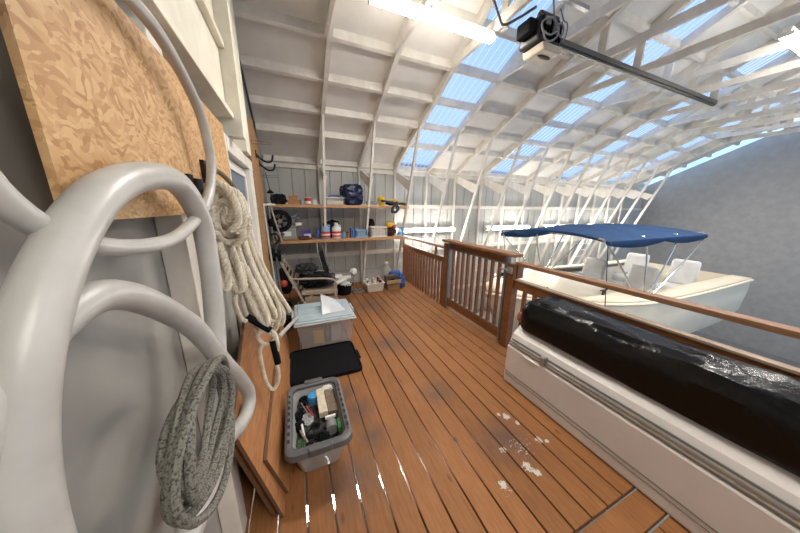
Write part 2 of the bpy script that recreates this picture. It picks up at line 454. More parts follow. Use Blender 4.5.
# trusses
ordn = ['first', 'second', 'third', 'fourth', 'fifth', 'sixth', 'seventh', 'eighth', 'ninth', 'tenth', 'eleventh', 'twelfth', 'thirteenth', 'fourteenth', 'fifteenth']
def slab(x, poly, t=.038): return MB().prism(poly, 'x', x - t / 2, x + t / 2)
x = FX[0]
tr0 = thing('roof_truss', (x, 5.3, 0), 'x', 'roof truss', None)
def both(poly, sgn): return [(RY + sgn * (y - RY), z) for y, z in poly]
for sgn in (1, -1):
    slab(x, both([(5.33, rz(5.33)), (RY, rz(RY)), (RY, rz(RY) + RD - .002), (5.33, rz(5.33) + RD - .002)], sgn), .055).build('rafter', WHITE, tr0, smooth=False)
    slab(x + .0385, both([(5.30, 2.28), (5.30, 2.42), (4.47, 2.14), (4.61, 1.99)], sgn)).build('gusset', WHITE, tr0, smooth=False)
    slab(x, both([(5.302, .0), (5.302, rz(5.302)), (5.25, rz(5.25)), (5.25, .0)], sgn)).build('wall_stud', WHITE, tr0, smooth=False)
    ch = both([(5.24, .0), (4.19, rz(4.19) + .01), (4.12, rz(4.12) + .01), (5.16, .0)], sgn)
    slab(x, ch, .036).build('brace', WHITE, tr0, smooth=False)
    # posts carry on under deck level
    slab(x, both([(5.302, ZL), (5.302, 0), (5.2, .0), (5.2, ZL)], sgn)).build('lower_post', WHITE, tr0, smooth=False)
    slab(x + .0385, both([(2.40, 3.42), (2.40, rz(2.40) + .05), (2.31, rz(2.31) + .05), (2.31, 3.42)], sgn)).build('web_post', WHITE, tr0, smooth=False)
slab(x - .0385, [(3.17, 3.42), (3.05, 3.51), (2 * RY - 3.05, 3.51), (2 * RY - 3.17, 3.42)]).build('collar_tie', WHITE, tr0, smooth=False)
trs = [tr0]
for k in range(1, 14):
    t = copy_tree(tr0, shift=(FX[k] - FX[0], 0, 0)); trs.append(t)
for k, t in enumerate(trs):
    t['label'] = ['white roof truss nearest the door wall, its brace crossing the shelves beside the labelled jugs',
                  'white roof truss whose brace stands between navy bag and yellow lamp on the shelves',
                  'white roof truss holding the lit ceiling tube end, beside the first blue skylight',
                  'white roof truss on the far side of the first skylight, behind the opener motor'][k] if k < 4 else \
        'white painted roof truss, the %s one counted out from the door wall' % ordn[k]
    t['group'] = 'roof trusses'

# ------------------------------------------------------------------ end wall dressing (the wall with the door)
def lw(name, y0, y1, z0, z1, x1=-.36, m=WHITE): return MB().box(XW + .002, x1, y0, y1, z0, z1).build(name, m, bevel=.003, smooth=False)
tm = 7
for (y0, y1, z0, z1, x1, mm) in ((2.20, 2.30, 2.13, 3.27, -.288, CREAM), (2.72, 2.95, 2.13, 3.62, -.345, CREAM),
                             (1.0, 2.199, 2.24, 2.275, -.335, CREAM), (1.0, 2.199, 2.655, 2.69, -.335, CREAM), (1.12, 1.22, .004, 2.23, -.37, WHITE),
                             (2.301, 2.719, 2.67, 2.70, -.335, CREAM), (.1, .2, .004, 2.2, -.37, WHITE), (1.0, 2.199, 2.276, 2.654, -.372, CREAM), (1.0, 2.199, 2.691, 3.0, -.372, CREAM), (1.62, 1.66, 2.691, 2.98, -.345, CREAM)):
    struct(lw('trim_%d' % tm, y0, y1, z0, z1, x1, mm)); tm += 1
# door casing and door
dr = thing('door_1', (XW, 2.6, 0), None, None); struct(dr)
MB().box(XW + .002, -.38, 2.12, 3.25, 2.02, 2.12).build('header', WHITE, dr, bevel=.003, smooth=False)
MB().box(XW + .002, -.38, 3.0, 3.22, .004, 2.018).build('jamb', WHITE, dr, bevel=.003, smooth=False)
MB().box(XW + .002, -.38, 1.98, 2.10, .004, 2.12).build('jamb', WHITE, dr, bevel=.003, smooth=False)
dl = MB().box(XW + .002, -.425, 2.104, 2.998, .01, 2.0).build('door_leaf', mat('white_door_paint', (.60, .61, .60), .4), dr, bevel=.003, smooth=False)
w = MB()
for b_ in ((2.2, 2.9, 1.92, 1.96), (2.2, 2.9, 1.10, 1.14), (2.2, 2.24, 1.14, 1.92), (2.86, 2.9, 1.14, 1.92)): w.box(-.4245, -.405, *b_)
w.build('window_frame', WHT, dl, bevel=.004, smooth=False)
MB().box(-.4245, -.416, 2.242, 2.858, 1.142, 1.918).build('pane', GLASS, dl, smooth=False)
MB().box(-.4155, -.412, 2.55, 2.62, 1.5, 1.6).build('sticker', RED, dl, smooth=False, label='red sticker on the glass')
MB().lathe([(.028, 0), (.028, .012), (.012, .014), (.012, .05), (.028, .055), (.03, .075), (.015, .085), (0, .086)], (-.425, 2.92, 1.0), 20, 'x').build('door_knob', ALU, dr)

o = MB().prism([(.62, 1.62), (1.93, 1.62), (1.97, 1.9), (1.93, 2.13), (.62, 2.13)], 'x', -.372, -.36).build('osb_panel', OSB1, smooth=False)
tag(o, 'pale flake board panel on the wall behind the hanging rope bundle', 'wall board')
o = MB().prism([(3.24, .72), (4.02, .72), (4.05, 2.45), (3.62, 2.66), (3.06, 2.5), (3.24, 2.1)], 'x', -.44, -.375).build('osb_panel', [OSB2], smooth=False)
tag(o, 'dark brown flake board panel standing beyond the door, carrying the long-handled tools', 'wall board')
o = MB().tube(spline([(-.425, 3.2, 3.42), (-.425, 3.75, 3.14), (-.43, 4.24, 2.88), (-.40, 4.12, 2.72), (-.4, 4.08, 2.55)], 10), .013, 10).build('edge_strip', mat('dark_edge_strip', (.06, .06, .06), .5))  # dark tube drawn for the dark edge where end wall meets ceiling
tag(o, 'dark thin edge strip running down where the end wall meets the ceiling', 'edge_strip')

# ------------------------------------------------------------------ deck railings and gate
RX = 2.28
def baluster(y, z0, z1, par, x=RX): return MB().box(x - .018, x + .018, y - .018, y + .018, z0, z1).build('baluster', RAILW, par, bevel=.002, smooth=False)
def post(y, label, z1=1.1):
    t = thing('railing_post', (RX, y, 0), label, 'post')
    MB().box(RX - .048, RX + .048, y - .048, y + .048, .001, z1).build('shaft', RAILW, t, bevel=.004, smooth=False)
    return t
post(3.38, 'square stained railing post between the far railing and the gate')
p2 = post(2.03, 'square stained railing post at the latch side of the gate', 1.04)
r1 = thing('deck_railing', (RX, 4.4, 0), 'far stretch of stained railing between the back wall and the gate', 'railing')
MB().box(RX - .04, RX + .04, 3.43, 5.24, 1.0, 1.035).build('cap_rail', CAPG, r1, bevel=.003, smooth=False)
MB().box(RX - .02, RX + .02, 3.43, 5.24, .76, .85).build('upper_rail', RAILW, r1, bevel=.003, smooth=False)
y = 3.52
for i in range(16): baluster(y + i * .111, .003, .76, r1)
MB().box(RX - .018, RX + .018, 3.74, 3.776, .85, 1.0).build('short_block', RAILW, r1, smooth=False)
MB().box(RX - .018, RX + .018, 5.19, 5.226, .85, 1.0).build('short_block', RAILW, r1, smooth=False)
gt = thing('deck_gate', (RX, 2.7, 0), 'stained wooden gate with overhanging top board and grey steel side tubes', 'gate')
MB().box(RX - .085, RX + .06, 1.97, 3.44, 1.125, 1.16).build('top_board', CAPW, gt, bevel=.004, smooth=False)
MB().box(RX - .03, RX + .01, 2.13, 3.28, 1.03, 1.12).build('top_rail', RAILW, gt, bevel=.003, smooth=False)
MB().box(RX - .03, RX + .01, 2.13, 3.28, .06, .18).build('bottom_rail', RAILW, gt, bevel=.003, smooth=False)
for y in (2.115, 3.3): MB().box(RX - .04, RX + .02, y - .018, y + .018, .03, 1.122).build('side_tube', STEELG, gt, bevel=.003, smooth=False, label='grey steel side tube')
MB().box(RX - .028, RX + .012, 2.135, 3.28, .182, .2).build('steel_strip', STEELG, gt, smooth=False)
MB().box(RX - .028, RX + .012, 2.135, 3.28, 1.012, 1.028).build('steel_strip', STEELG, gt, smooth=False)
for i in range(9): MB().box(RX - .028, RX + .008, 2.23 + i * .121 - .017, 2.23 + i * .121 + .017, .2, 1.012).build('baluster', RAILW, gt, bevel=.002, smooth=False)
lt = MB().cyl((RX - .07, 2.03, .97), (RX - .07, 2.15, .97), .008, 10)
lt.box(RX - .062, RX - .049, 1.995, 2.065, .93, 1.0); lt.tube(spline([(RX - .07, 2.04, .97), (RX - .10, 2.03, .985), (RX - .11, 2.02, .96), (RX - .08, 2.01, .945)], 6), .006, 8)
tag(lt.build('gate_latch', ALU), 'small bright metal latch screwed on the gate post', 'latch')
r2 = thing('deck_railing', (RX, .5, 0), 'stained railing behind the freezer, in front of the boat', 'railing')
MB().box(RX - .045, RX + .045, -1.1, 1.975, 1.04, 1.075).build('cap_rail', CAPW, r2, bevel=.003, smooth=False)
MB().box(RX - .02, RX + .02, -1.1, 1.975, .76, .855).build('lower_rail', RAILW, r2, bevel=.003, smooth=False)
MB().box(RX - .03, RX + .03, -1.1, 1.975, .857, .875).build('ledge', CAPG, r2, bevel=.002, smooth=False)
for i in range(24): baluster(1.84 - i * .125, .003, .76, r2)
MB().box(RX + .0, RX + .09, 1.97, 1.99, .878, 1.03).build('short_block', RAILW, r2, smooth=False)

# ------------------------------------------------------------------ shelves
SY0, SY1 = 4.60, 5.20
for z, lab, x1 in ((1.655, 'upper pine shelf board along the back wall', 2.12), (1.05, 'lower pine shelf board along the back wall', 2.10)):
    t = thing('shelf_board', (.8, SY0, z), lab, 'shelf')
    MB().box(-.40, x1, SY0, SY1, z + .018, z + .036).build('board', SHELFW, t, smooth=False)
    MB().box(-.40, x1, SY0 - .02, SY0 - .0005, z - .012, z + .037).build('front_lip', SHELFW, t, bevel=.002, smooth=False)
    for x in (-.2, .56, 1.35, 2.02): MB().box(x, x + .038, SY0 + .004, SY1, z - .02, z + .0175).build('bearer', SHELFW, t, smooth=False)
ZU, ZLo = 1.6915, 1.0865

# ------------------------------------------------------------------ items on the shelves
def jar(name, x, y, z, r, h, m, label, cat, lid=None, band=None, neck=0, group=None, n=20):
    t = thing(name, (x, y, z), label, cat, group)
    if neck:
        MB().lathe([(r * .9, 0), (r, .01), (r, h * .62), (r * .8, h * .76), (r * neck, h * .86), (r * neck, h * .92)], (x, y, z), n).build('body', m, t)
        MB().lathe([(r * neck * 1.15, h * .921), (r * neck * 1.15, h), (0, h + .001)], (x, y, z), n).build('cap', lid or m, t)
    else:
        MB().lathe([(r * .9, 0), (r * .92, .005), (r, h * .9), (r, h * .93)], (x, y, z), n).build('body', m, t)
        MB().lathe([(r * 1.05, h * .931), (r * 1.05, h), (0, h + .001)], (x, y, z), n).build('lid', lid or m, t)
    if band: MB().lathe([(r * 1.02, h * .15), (r * 1.02, h * .5)], (x, y, z), n).build('label_band', band, t)
    return t
Y1 = 4.80
tag(MB().blob((-.235, 4.84, ZU + .085), (.12, .11, .085), 3, .25, 3, 4, .5).build('duffel_bag', BLKF), 'small black cloth bag at the wall end of the upper shelf', 'bag')
for i, (x0, x1, z0, z1, lb) in enumerate(((-.09, .10, 0, .075, 'lower brown wooden box beside the black bag, upper shelf'), (-.07, .07, .0755, .15, 'upper brown wooden box stacked beside the black bag'))):
    t = thing('wooden_box', ((x0 + x1) / 2, Y1, ZU + z0), lb, 'box', 'wooden boxes')
    MB().box(x0, x1, 4.72, 4.90, ZU + z0, ZU + z1 - .018).build('body', WOODB, t, bevel=.003, smooth=False)
    MB().box(x0 - .004, x1 + .004, 4.716, 4.904, ZU + z1 - .017, ZU + z1).build('lid', WOODB, t, bevel=.003, smooth=False)
jar('tin_can', .135, 4.78, ZU, .035, .08, mat('blue_grey_tin', (.35, .42, .5), .35, .3), 'small blue-grey tin beside the red and white tub', 'tin', ALU)
jar('tub', .235, 4.78, ZU, .055, .125, RED, 'red tub with white lid on the upper shelf', 'tub', WHT, WHT)
jar('cup', .335, 4.78, ZU, .04, .09, WHT, 'small white cup beside the red tub on the upper shelf', 'cup', BONE)
t = thing('organizer_case', (.72, 4.8, ZU), 'clear plastic case with blue handle and cream contents, upper shelf', 'storage case')
MB().box(.53, .86, 4.70, 4.90, ZU, ZU + .12).build('tray', CLEAR, t, bevel=.008, smooth=False)
MB().box(.55, .84, 4.715, 4.885, ZU + .004, ZU + .075).build('contents', BONE, t, bevel=.01, smooth=False)
MB().box(.52, .87, 4.69, 4.91, ZU + .121, ZU + .135).build('lid', WHT, t, bevel=.005, smooth=False)
MB().tube(spline([(.60, 4.8, ZU + .137), (.62, 4.8, ZU + .165), (.76, 4.8, ZU + .165), (.78, 4.8, ZU + .137)], 6), .011, 10).build('handle', BLU, t, label='blue handle')
t = thing('plastic_bag', (1.02, 4.86, ZU), 'large knotted navy plastic bag on the upper shelf', 'bag')
MB().blob((1.07, 4.93, ZU + .20), (.185, .16, .20), 5, .12, 2.6, 5, .62).build('sack', NAVY, t)
MB().blob((.88, 4.98, ZU + .27), (.05, .04, .09), 9, .3, 3, 3, .2).build('tied_ear', NAVY, t)
wm = MB()
for i in range(7):
    a = random.random() * 6; wm.tube(spline([(1.42 + .12 * math.cos(a + q * 1.1) * (.6 + .1 * i), 4.76 + .05 * math.sin(a + q * 1.1), ZU + .012 + .009 * i + .02 * (q % 2)) for q in range(6)], 6, True), .006, 6, True)
tag(wm.build('cable_coil', mat('grey_cable', (.3, .3, .29), .6)), 'loose grey cable coil between the navy bag and yellow lamp', 'cable')
t = thing('work_lamp', (1.65, 4.8, ZU), 'yellow work lamp lying on the upper shelf among black straps', 'lamp')
MB().lathe([(.03, 0), (.055, .02), (.07, .05), (.072, .08), (.05, .085), (0, .07)], (1.62, 4.78, ZU + .12), 20, 'y').build('reflector', YEL, t)
MB().lathe([(.05, 0), (.055, .03), (.045, .07), (.04, .12), (.0, .125)], (1.62, 4.80, ZU), 16).build('grip', YEL, t)
sm = MB()
pts = [(1.60, 4.74, 1.78), (1.72, 4.66, 1.77), (1.82, 4.60, 1.72), (1.86, 4.553, 1.64), (1.83, 4.55, 1.58), (1.77, 4.55, 1.57), (1.75, 4.55, 1.62), (1.80, 4.56, 1.69), (1.92, 4.62, 1.73), (2.05, 4.66, 1.72), (2.08, 4.7, 1.715)]
for k in range(4):
    sm.tube(spline([(p[0] + random.uniform(-.03, .03), p[1] + random.uniform(-.004, .01), p[2] + random.uniform(-.012, .02)) for p in pts], 8), .013, 7)
tag(sm.build('strap_bundle', mat('dark_grey_webbing', (.035, .045, .05), .8)), 'black webbing straps spilling over the upper shelf edge in a loop', 'strap')
tag(MB().blob((1.80, 4.72, ZU + .045), (.12, .07, .04), 8, .25, 3, 4, .3).build('harness', BLKF), 'black harness heap under the webbing straps', 'harness')
tag(MB().tube(spline([(1.72, 4.68, 1.80), (1.85, 4.66, 1.80), (1.95, 4.68, 1.765), (2.03, 4.7, 1.745)], 8), .016, 10).build('yellow_strap', YEL), 'short yellow strap lying over the black harness', 'strap')
# lower shelf
t = thing('storage_bin', (-.16, 4.85, ZLo), 'clear grey storage bin at the wall end of the lower shelf', 'bin')
MB().box(-.33, .0, 4.68, 5.05, ZLo, ZLo + .22).build('bin_body', clear_mat('smoky_plastic', (.42, .43, .42), .65), t, bevel=.015, smooth=False)
MB().box(-.345, .015, 4.665, 5.065, ZLo + .221, ZLo + .245).build('lid', mat('grey_lid', (.28, .28, .27), .5), t, bevel=.006, smooth=False)
MB().box(-.26, -.08, 4.672, 4.6795, ZLo + .07, ZLo + .15).build('paper_note', WHT, t, smooth=False)
zb = ZLo + .246
t = thing('hose_reel', (-.05, 4.84, zb), 'pile of grey pipe fittings on the lid of the grey storage bin', 'fittings')
fm = MB()
for i in range(9):
    x, y, z = -.12 + .17 * random.random(), 4.78 + .1 * random.random(), zb + .03 + .02 * i
    fm.tube([(x - .04, y, z), (x, y - .01, z + .01), (x + .03, y, z + .035)], .018, 10)
fm.build('fittings', mat('blue_grey_fittings', (.30, .33, .34), .5), t); t.name = 'pipe_fittings'
tag(MB().box(.0, .1, 4.70, 4.78, zb, zb + .05).build('small_carton', WHT, bevel=.004, smooth=False), 'small white carton on the grey bin lid', 'carton')
t = thing('product_box', (.17, 4.75, ZLo), 'purple box with white label on the lower shelf', 'box')
MB().box(.09, .25, 4.70, 4.80, ZLo + .0, ZLo + .17).build('carton', PURP, t, bevel=.003, smooth=False)
MB().box(.12, .24, 4.697, 4.6995, ZLo + .03, ZLo + .10).build('label', mat('lilac_label', (.55, .52, .62), .5), t, smooth=False)
tag(MB().blob((.13, 4.645, ZLo + .035), (.10, .03, .035), 4, .2, 3, 3, .5).build('brown_wallet', DBROWN), 'dark brown cloth pouch at the lower shelf front edge', 'pouch')
tag(MB().blob((-.12, 4.64, ZLo + .018), (.16, .028, .018), 14, .2, 3, 3, .5).build('brown_rag', BROWN), 'brown rag lying along the lower shelf edge before the grey bin', 'rag')
jar('spray_can', .37, 4.8, ZLo, .03, .17, BLU, 'slim blue spray can beside the labelled jugs', 'spray can', BLU, neck=.6)
def jug(x, m, lidm, label):
    t = thing('jug', (x, 4.76, ZLo), label, 'jug', 'jugs with red and white labels')
    MB().lathe([(.078, 0), (.085, .01), (.085, .17), (.07, .205), (.03, .235), (.03, .245)], (x, 4.76, ZLo), 24).build('bottle', m, t)
    MB().lathe([(.036, .246), (.036, .285), (0, .286)], (x, 4.76, ZLo), 20).build('cap', lidm, t)
    MB().tube(spline([(x + .075, 4.76, ZLo + .19), (x + .075, 4.76, ZLo + .235), (x + .03, 4.76, ZLo + .24)], 6), .011, 8).build('handle', m, t)
    MB().lathe([(.0865, .03), (.0865, .13)], (x, 4.76, ZLo), 24).build('red_label', RED, t, label='red label band')
    MB().lathe([(.0875, .06), (.0875, .09)], (x, 4.76, ZLo), 24).build('white_stripe', WHT, t)
jug(.50, LBLU, BLU, 'blue jug with red label on the lower shelf, beside the spray can')
jug(.70, WHT, WHT, 'white jug with red label on the lower shelf')
tag(MB().blob((.66, 4.97, ZLo + .16), (.16, .08, .16), 2, .25, 3, 4, .2).build('cloth_heap', BLKF), 'black cloth heap behind the two labelled jugs', 'cloth')
jar('bottle', .835, 4.72, ZLo, .035, .11, CYAN, 'short bright blue bottle beside the white jug', 'bottle', WHT, neck=.6)
jar('jar', .91, 4.72, ZLo, .03, .10, mat('orange_jar', (.45, .12, .04), .5), 'small orange jar beside the bright blue bottle', 'jar', BLK)
for i, (x, m, lb) in enumerate(((.975, BLU, 'dark blue book upright beside the orange jar'), (1.01, mat('mid_blue_cover', (.08, .18, .5), .5), 'mid blue book upright against the light blue basket'))):
    t = thing('book', (x, 4.76, ZLo), lb, 'book', 'upright blue books')
    MB().box(x - .014, x + .014, 4.69, 4.83, ZLo, ZLo + .19 - .03 * i).build('cover', m, t, bevel=.002, smooth=False)
    MB().box(x - .010, x + .010, 4.695, 4.8305, ZLo + .004, ZLo + .1905 - .03 * i).build('pages', WHT, t, smooth=False)
def crate(x0, x1, y0, y1, z, h, m, nx, nz, thk=.006, name='basket', label='', cat='basket'):
    t = thing(name, ((x0 + x1) / 2, (y0 + y1) / 2, z), label, cat)
    MB().box(x0, x1, y0, y1, z, z + .01).build('base', m, t, smooth=False)
    s = MB()
    for (a0, a1, b0, b1) in ((x0, x1, y0, y0 + thk), (x0, x1, y1 - thk, y1)):
        s.box(a0, a1, b0, b1, z + .011, z + .03); s.box(a0, a1, b0, b1, z + h - .02, z + h)
        for i in range(nx + 1):
            c_ = a0 + (a1 - a0) * i / nx; s.box(max(a0, c_ - .006), min(a1, c_ + .006), b0, b1, z + .03, z + h - .02)
        for i in range(1, nz): 
            q = z + .03 + (h - .05) * i / nz; s.box(a0, a1, b0, b1, q - .004, q + .004)
    for (a0, a1) in ((x0, x0 + thk), (x1 - thk, x1)): s.box(a0, a1, y0 + thk, y1 - thk, z + .011, z + h)
    s.build('lattice_side', m, t, smooth=False)
    return t
crate(1.05, 1.28, 4.68, 4.88, ZLo, .15, LBLU, 5, 2, label='light blue plastic basket on the lower shelf', cat='basket')
tag(MB().box(1.08, 1.25, 4.71, 4.85, ZLo + .0115, ZLo + .12).build('packet', mat('pale_blue_pack', (.40, .50, .58), .5), bevel=.01, smooth=False), 'pale packet inside the light blue basket', 'packet')
crate(1.36, 1.68, 4.66, 4.90, ZLo, .20, WHT, 5, 3, label='white lattice basket on the lower shelf', cat='basket')
tag(MB().box(1.39, 1.65, 4.70, 4.87, ZLo + .0115, ZLo + .15).build('notepad_stack', BONE, bevel=.01, smooth=False), 'cream packet stack inside the white lattice basket', 'packet')
tag(MB().blob((1.44, 5.02, ZLo + .17), (.085, .06, .17), 6, .22, 3, 4, .3).build('cloth_bag', BLKF), 'small black bag standing behind the white lattice basket', 'bag')
tag(MB().blob((1.80, 4.82, ZLo + .09), (.12, .12, .09), 7, .25, 3, 4, .2).build('jacket', mat('maroon_black_cloth', (.08, .008, .012), .85, col2=(.012, .01, .012), scale=9)), 'crumpled black and maroon jacket on the lower shelf', 'jacket')
tag(MB().blob((1.78, 4.78, ZLo + .225), (.085, .07, .05), 17, .3, 3, 4, .1).build('life_vest', YEL), 'yellow cloth vest lying on the black and maroon jacket', 'vest')
tag(MB().blob((1.85, 4.72, ZLo + .20), (.04, .03, .03), 19, .3, 3, 3, .1).build('red_rag', RED), 'red rag tucked against the yellow vest', 'rag')
jar('bottle', 1.97, 4.72, ZLo, .045, .17, WHT, 'white bottle near the railing end of the lower shelf', 'bottle', CYAN, CYAN, neck=.5)
jar('bottle', 2.05, 4.78, ZLo, .045, .20, CYAN, 'blue bottle with white cap at the railing end of the lower shelf', 'bottle', WHT, neck=.5)
jar('jar', 1.98, 5.03, ZLo, .06, .16, WHT, 'white jar with teal band behind the end bottles', 'jar', CYAN, mat('teal_label', (.05, .3, .28), .5))

# ------------------------------------------------------------------ floor things at the back
t = thing('stock_pot', (.78, 4.64, 0), 'round black pot on the deck holding white rolls', 'pot')
MB().lathe([(.115, .0), (.128, .02), (.135, .20), (.142, .215), (.137, .216), (.125, .20), (.11, .03), (0, .028)], (.78, 4.64, .001), 28).build('pot_body', BLKM, t)
for s_ in (-1, 1): MB().tube(spline([(.78 + s_ * .137, 4.60, .17), (.78 + s_ * .165, 4.61, .175), (.78 + s_ * .165, 4.67, .175), (.78 + s_ * .137, 4.68, .17)], 5), .007, 7).build('handle', BLKM, t)
def roll(c, d, r, L, label):
    c = V(c); d = V(d).normalized() * L / 2
    t = thing('white_roll', tuple(c), label, 'paper roll', 'white rolls in the black pot')
    MB().cyl(c - d, c + d, r, 18).build('wrap', WHT, t, bevel=.004)
    MB().cyl(c + d * .9, c + d * 1.012, r * .35, 12).build('core', KRAFT, t)
roll((.70, 4.60, .27), (1, .2, .25), .038, .24, 'white roll lying on the pot, lowest one')
roll((.80, 4.68, .31), (1, -.3, .15), .038, .24, 'white roll lying across the pot, nearest the wall')
roll((.66, 4.70, .35), (.9, .5, -.1), .036, .2, 'white roll topmost on the black pot')
tag(MB().blob((.80, 4.60, .205), (.10, .09, .045), 33, .3, 4, 4, .1, False).build('paper_wad', mat('crumpled_paper', (.55, .55, .54), .7)), 'crumpled grey-white paper in the black pot', 'paper')
tag(MB().blob((.50, 4.95, .15), (.11, .09, .15), 21, .3, 3, 4, .2).build('crumpled_bag', mat('white_film_bag', (.62, .62, .60), .4)), 'crumpled white bag between the folded chair and black pot', 'bag')
t = thing('clip_lamp', (.98, 4.8, .0), 'round white clamp lamp on a thin stand beside the black pot', 'lamp')
MB().lathe([(.03, -.05), (.075, 0), (.078, .012), (.06, .014), (0, .006)], (.99, 4.72, .40), 20, 'y').build('reflector', WHT, t)
MB().tube([(.99, 4.74, .34), (1.0, 4.78, .015)], .008, 8).build('stand', STEELG, t)
MB().lathe([(.08, 0.001), (.08, .012), (.01, .018)], (1.0, 4.78, 0), 20).build('foot', STEELG, t)
t = thing('hand_saw', (1.07, 4.66, 0), 'grey metal tool tray on the deck beside the pot', 'tool tray'); t.name = 'tool_tray'
MB().box(.94, 1.16, 4.56, 4.74, .002, .03).build('tray', STEELG, t, bevel=.006, smooth=False)
MB().tube([(.95, 4.55, .045), (1.12, 4.70, .05)], .011, 8).build('handle', ALU, t)
# white crate with bottles
t = thing('storage_tub', (1.38, 4.6, 0), 'cream plastic tub on the deck full of small bottles', 'tub')
b = MB(); x0, x1, y0, y1, h = 1.20, 1.56, 4.50, 4.78, .17
b.hexa([(x0 + .02, y0 + .02, .001), (x1 - .02, y0 + .02, .001), (x1 - .02, y1 - .02, .001), (x0 + .02, y1 - .02, .001), (x0, y0, h), (x1, y0, h), (x1, y1, h), (x0, y1, h)])
b.build('tub_body', BONE, t, bevel=.012, smooth=False)
b = MB()
for q in ((x0 - .012, x1 + .012, y0 - .012, y0 + .01), (x0 - .012, x1 + .012, y1 - .01, y1 + .012), (x0 - .012, x0 + .01, y0 + .01, y1 - .01), (x1 - .01, x1 + .012, y0 + .01, y1 - .01)): b.box(*q, h + .0005, h + .018)
b.build('rim', WHT, t, bevel=.003, smooth=False)
cols = [(WHT, 'white'), (ORB, 'orange-capped'), (BLK, 'black'), (GREEN, 'green'), (BONE, 'cream'), (RED, 'red'), (WHT, 'tall white'), (BLU, 'blue'), (BLK, 'stubby black')]
for i, (m, nm) in enumerate(cols):
    x = 1.25 + .12 * (i % 3) + random.uniform(-.01, .01); y = 4.56 + .075 * (i // 3)
    jar('bottle', x, y, h + .002, .028, .055 + .05 * random.random(), WHT if m is ORB else m, nm + ' little bottle standing in the cream deck tub', 'bottle', ORB if m is ORB else (BLK if m is WHT else WHT), neck=.55, n=14, group='bottles in the cream tub')
# brown box
t = thing('cardboard_box', (1.75, 4.6, 0), 'open brown cardboard box of dark parts beside the railing', 'box')
MB().box(1.63, 1.90, 4.50, 4.72, .002, .14).build('carton', BROWN, t, bevel=.004, smooth=False)
MB().box(1.61, 1.92, 4.47, 4.49, .15, .22).build('flap', KRAFT, t, smooth=False)
MB().box(1.63, 1.90, 4.60, 4.72, .142, .28).build('inner_carton', mat('dark_card', (.12, .08, .06), .8), t, bevel=.004, smooth=False)
bm_ = MB()
for i in range(5): bm_.lathe([(.02, 0), (.045, .005), (.045, .03), (.02, .035)], (1.68 + .045 * i, 4.545, .15 + .02 * (i % 3)), 14, 'y')
tag(bm_.build('rubber_fitting', BLK), 'black rubber fittings heaped in the brown cardboard box', 'fittings')
tag(MB().blob((1.99, 4.62, .13), (.065, .09, .13), 91, .25, 3, 4, .3).blob((1.90, 4.80, .27), (.13, .055, .06), 92, .25, 3, 4, .3, False).blob((1.99, 4.72, .22), (.07, .07, .08), 93, .25, 3, 4, .3, False).build('blue_tarp', mat('blue_tarp', (.035, .12, .42), .45, bump=.4)), 'crumpled blue tarp draped behind and beside the brown cardboard box', 'tarp')
jar('jug', 1.76, 4.95, .001, .09, .50, clear_mat('hazy_plastic', (.72, .70, .64), .5), 'tall hazy plastic jug behind the brown box', 'jug', WHT, neck=.4)

# folded chair, recliner, pile
t = thing('folding_chair', (.45, 4.55, 0), 'black folded chair leaning beside the beige recliner', 'chair')
for dx in (0, .0):
    pass
fr = [(.49, 4.42, .012), (.32, 4.55, .93), (.42, 4.64, .93), (.62, 4.52, .012)]
MB().tube(spline(fr, 8, True), .012, 8, True).build('frame', STEELG, t)
MB().hexa([(.485, 4.44, .10), (.60, 4.53, .10), (.60, 4.545, .10), (.485, 4.455, .10), (.335, 4.56, .88), (.42, 4.64, .88), (.42, 4.655, .88), (.335, 4.575, .88)]).build('seat_fabric', BLKF, t)
t = thing('reclining_chair', (.1, 4.1, 0), 'beige slatted recliner chair under a pile of dark clothing', 'chair')
for y in (3.88, 4.36):
    MB().bar((-.24, y, .86), (.10, y - .04, .04), .075, .028, (1, 0, .4)).build('back_rail', BEIGE, t, bevel=.004, smooth=False)
    MB().bar((.0, y, .36), (.54, y, .33), .03, .06).build('seat_rail', BEIGE, t, bevel=.004, smooth=False)
    MB().tube(spline([(-.16, y, .60), (.12, y, .58), (.42, y, .55), (.52, y, .48), (.50, y - .01, .30), (.58, y, .015)], 8), .017, 10).build('arm', BEIGE, t)
    MB().bar((.16, y, .34), (-.05, y, .01), .03, .03).build('leg', BEIGE, t, smooth=False)
sb = MB()
for i in range(8):
    a = i / 8; sb.bar((-.232 + .30 * a, 3.90, .80 - .62 * a * .75), (-.232 + .30 * a, 4.34, .80 - .62 * a * .75), .012, .045, (.6, 0, 1))
sb.build('back_slat', BEIGE, t, smooth=False)
MB().hexa([(.02, 3.91, .325), (.55, 3.91, .30), (.55, 4.33, .30), (.02, 4.33, .325), (.02, 3.91, .385), (.55, 3.91, .36), (.55, 4.33, .36), (.02, 4.33, .385)]).build('seat_sling', SLING, t, bevel=.008, smooth=False)
MB().hexa([(.03, 3.86, .08), (.50, 3.84, .05), (.52, 3.85, .26), (.05, 3.87, .30), (.03, 3.875, .08), (.50, 3.855, .05), (.52, 3.865, .26), (.05, 3.885, .30)]).build('apron', SLING, t, smooth=False)
tag(MB().blob((.24, 4.13, .50), (.27, .20, .11), 12, .28, 3, 5, .3).build('clothing_pile', BLKF), 'pile of black clothing on the seat of the beige recliner', 'clothing')
tag(MB().blob((.10, 4.18, .68), (.16, .15, .08), 15, .3, 3, 5, .2).build('backpack', mat('black_nylon', (.02, .021, .024), .6, bump=.3)), 'black nylon bag topmost on the recliner pile', 'bag')
tag(MB().blob((.44, 4.10, .49), (.10, .15, .085), 25, .3, 4, 4, .2).build('grey_jacket', mat('charcoal_cloth', (.05, .052, .06), .85, bump=.3)), 'charcoal jacket hanging off the recliner seat edge', 'jacket')
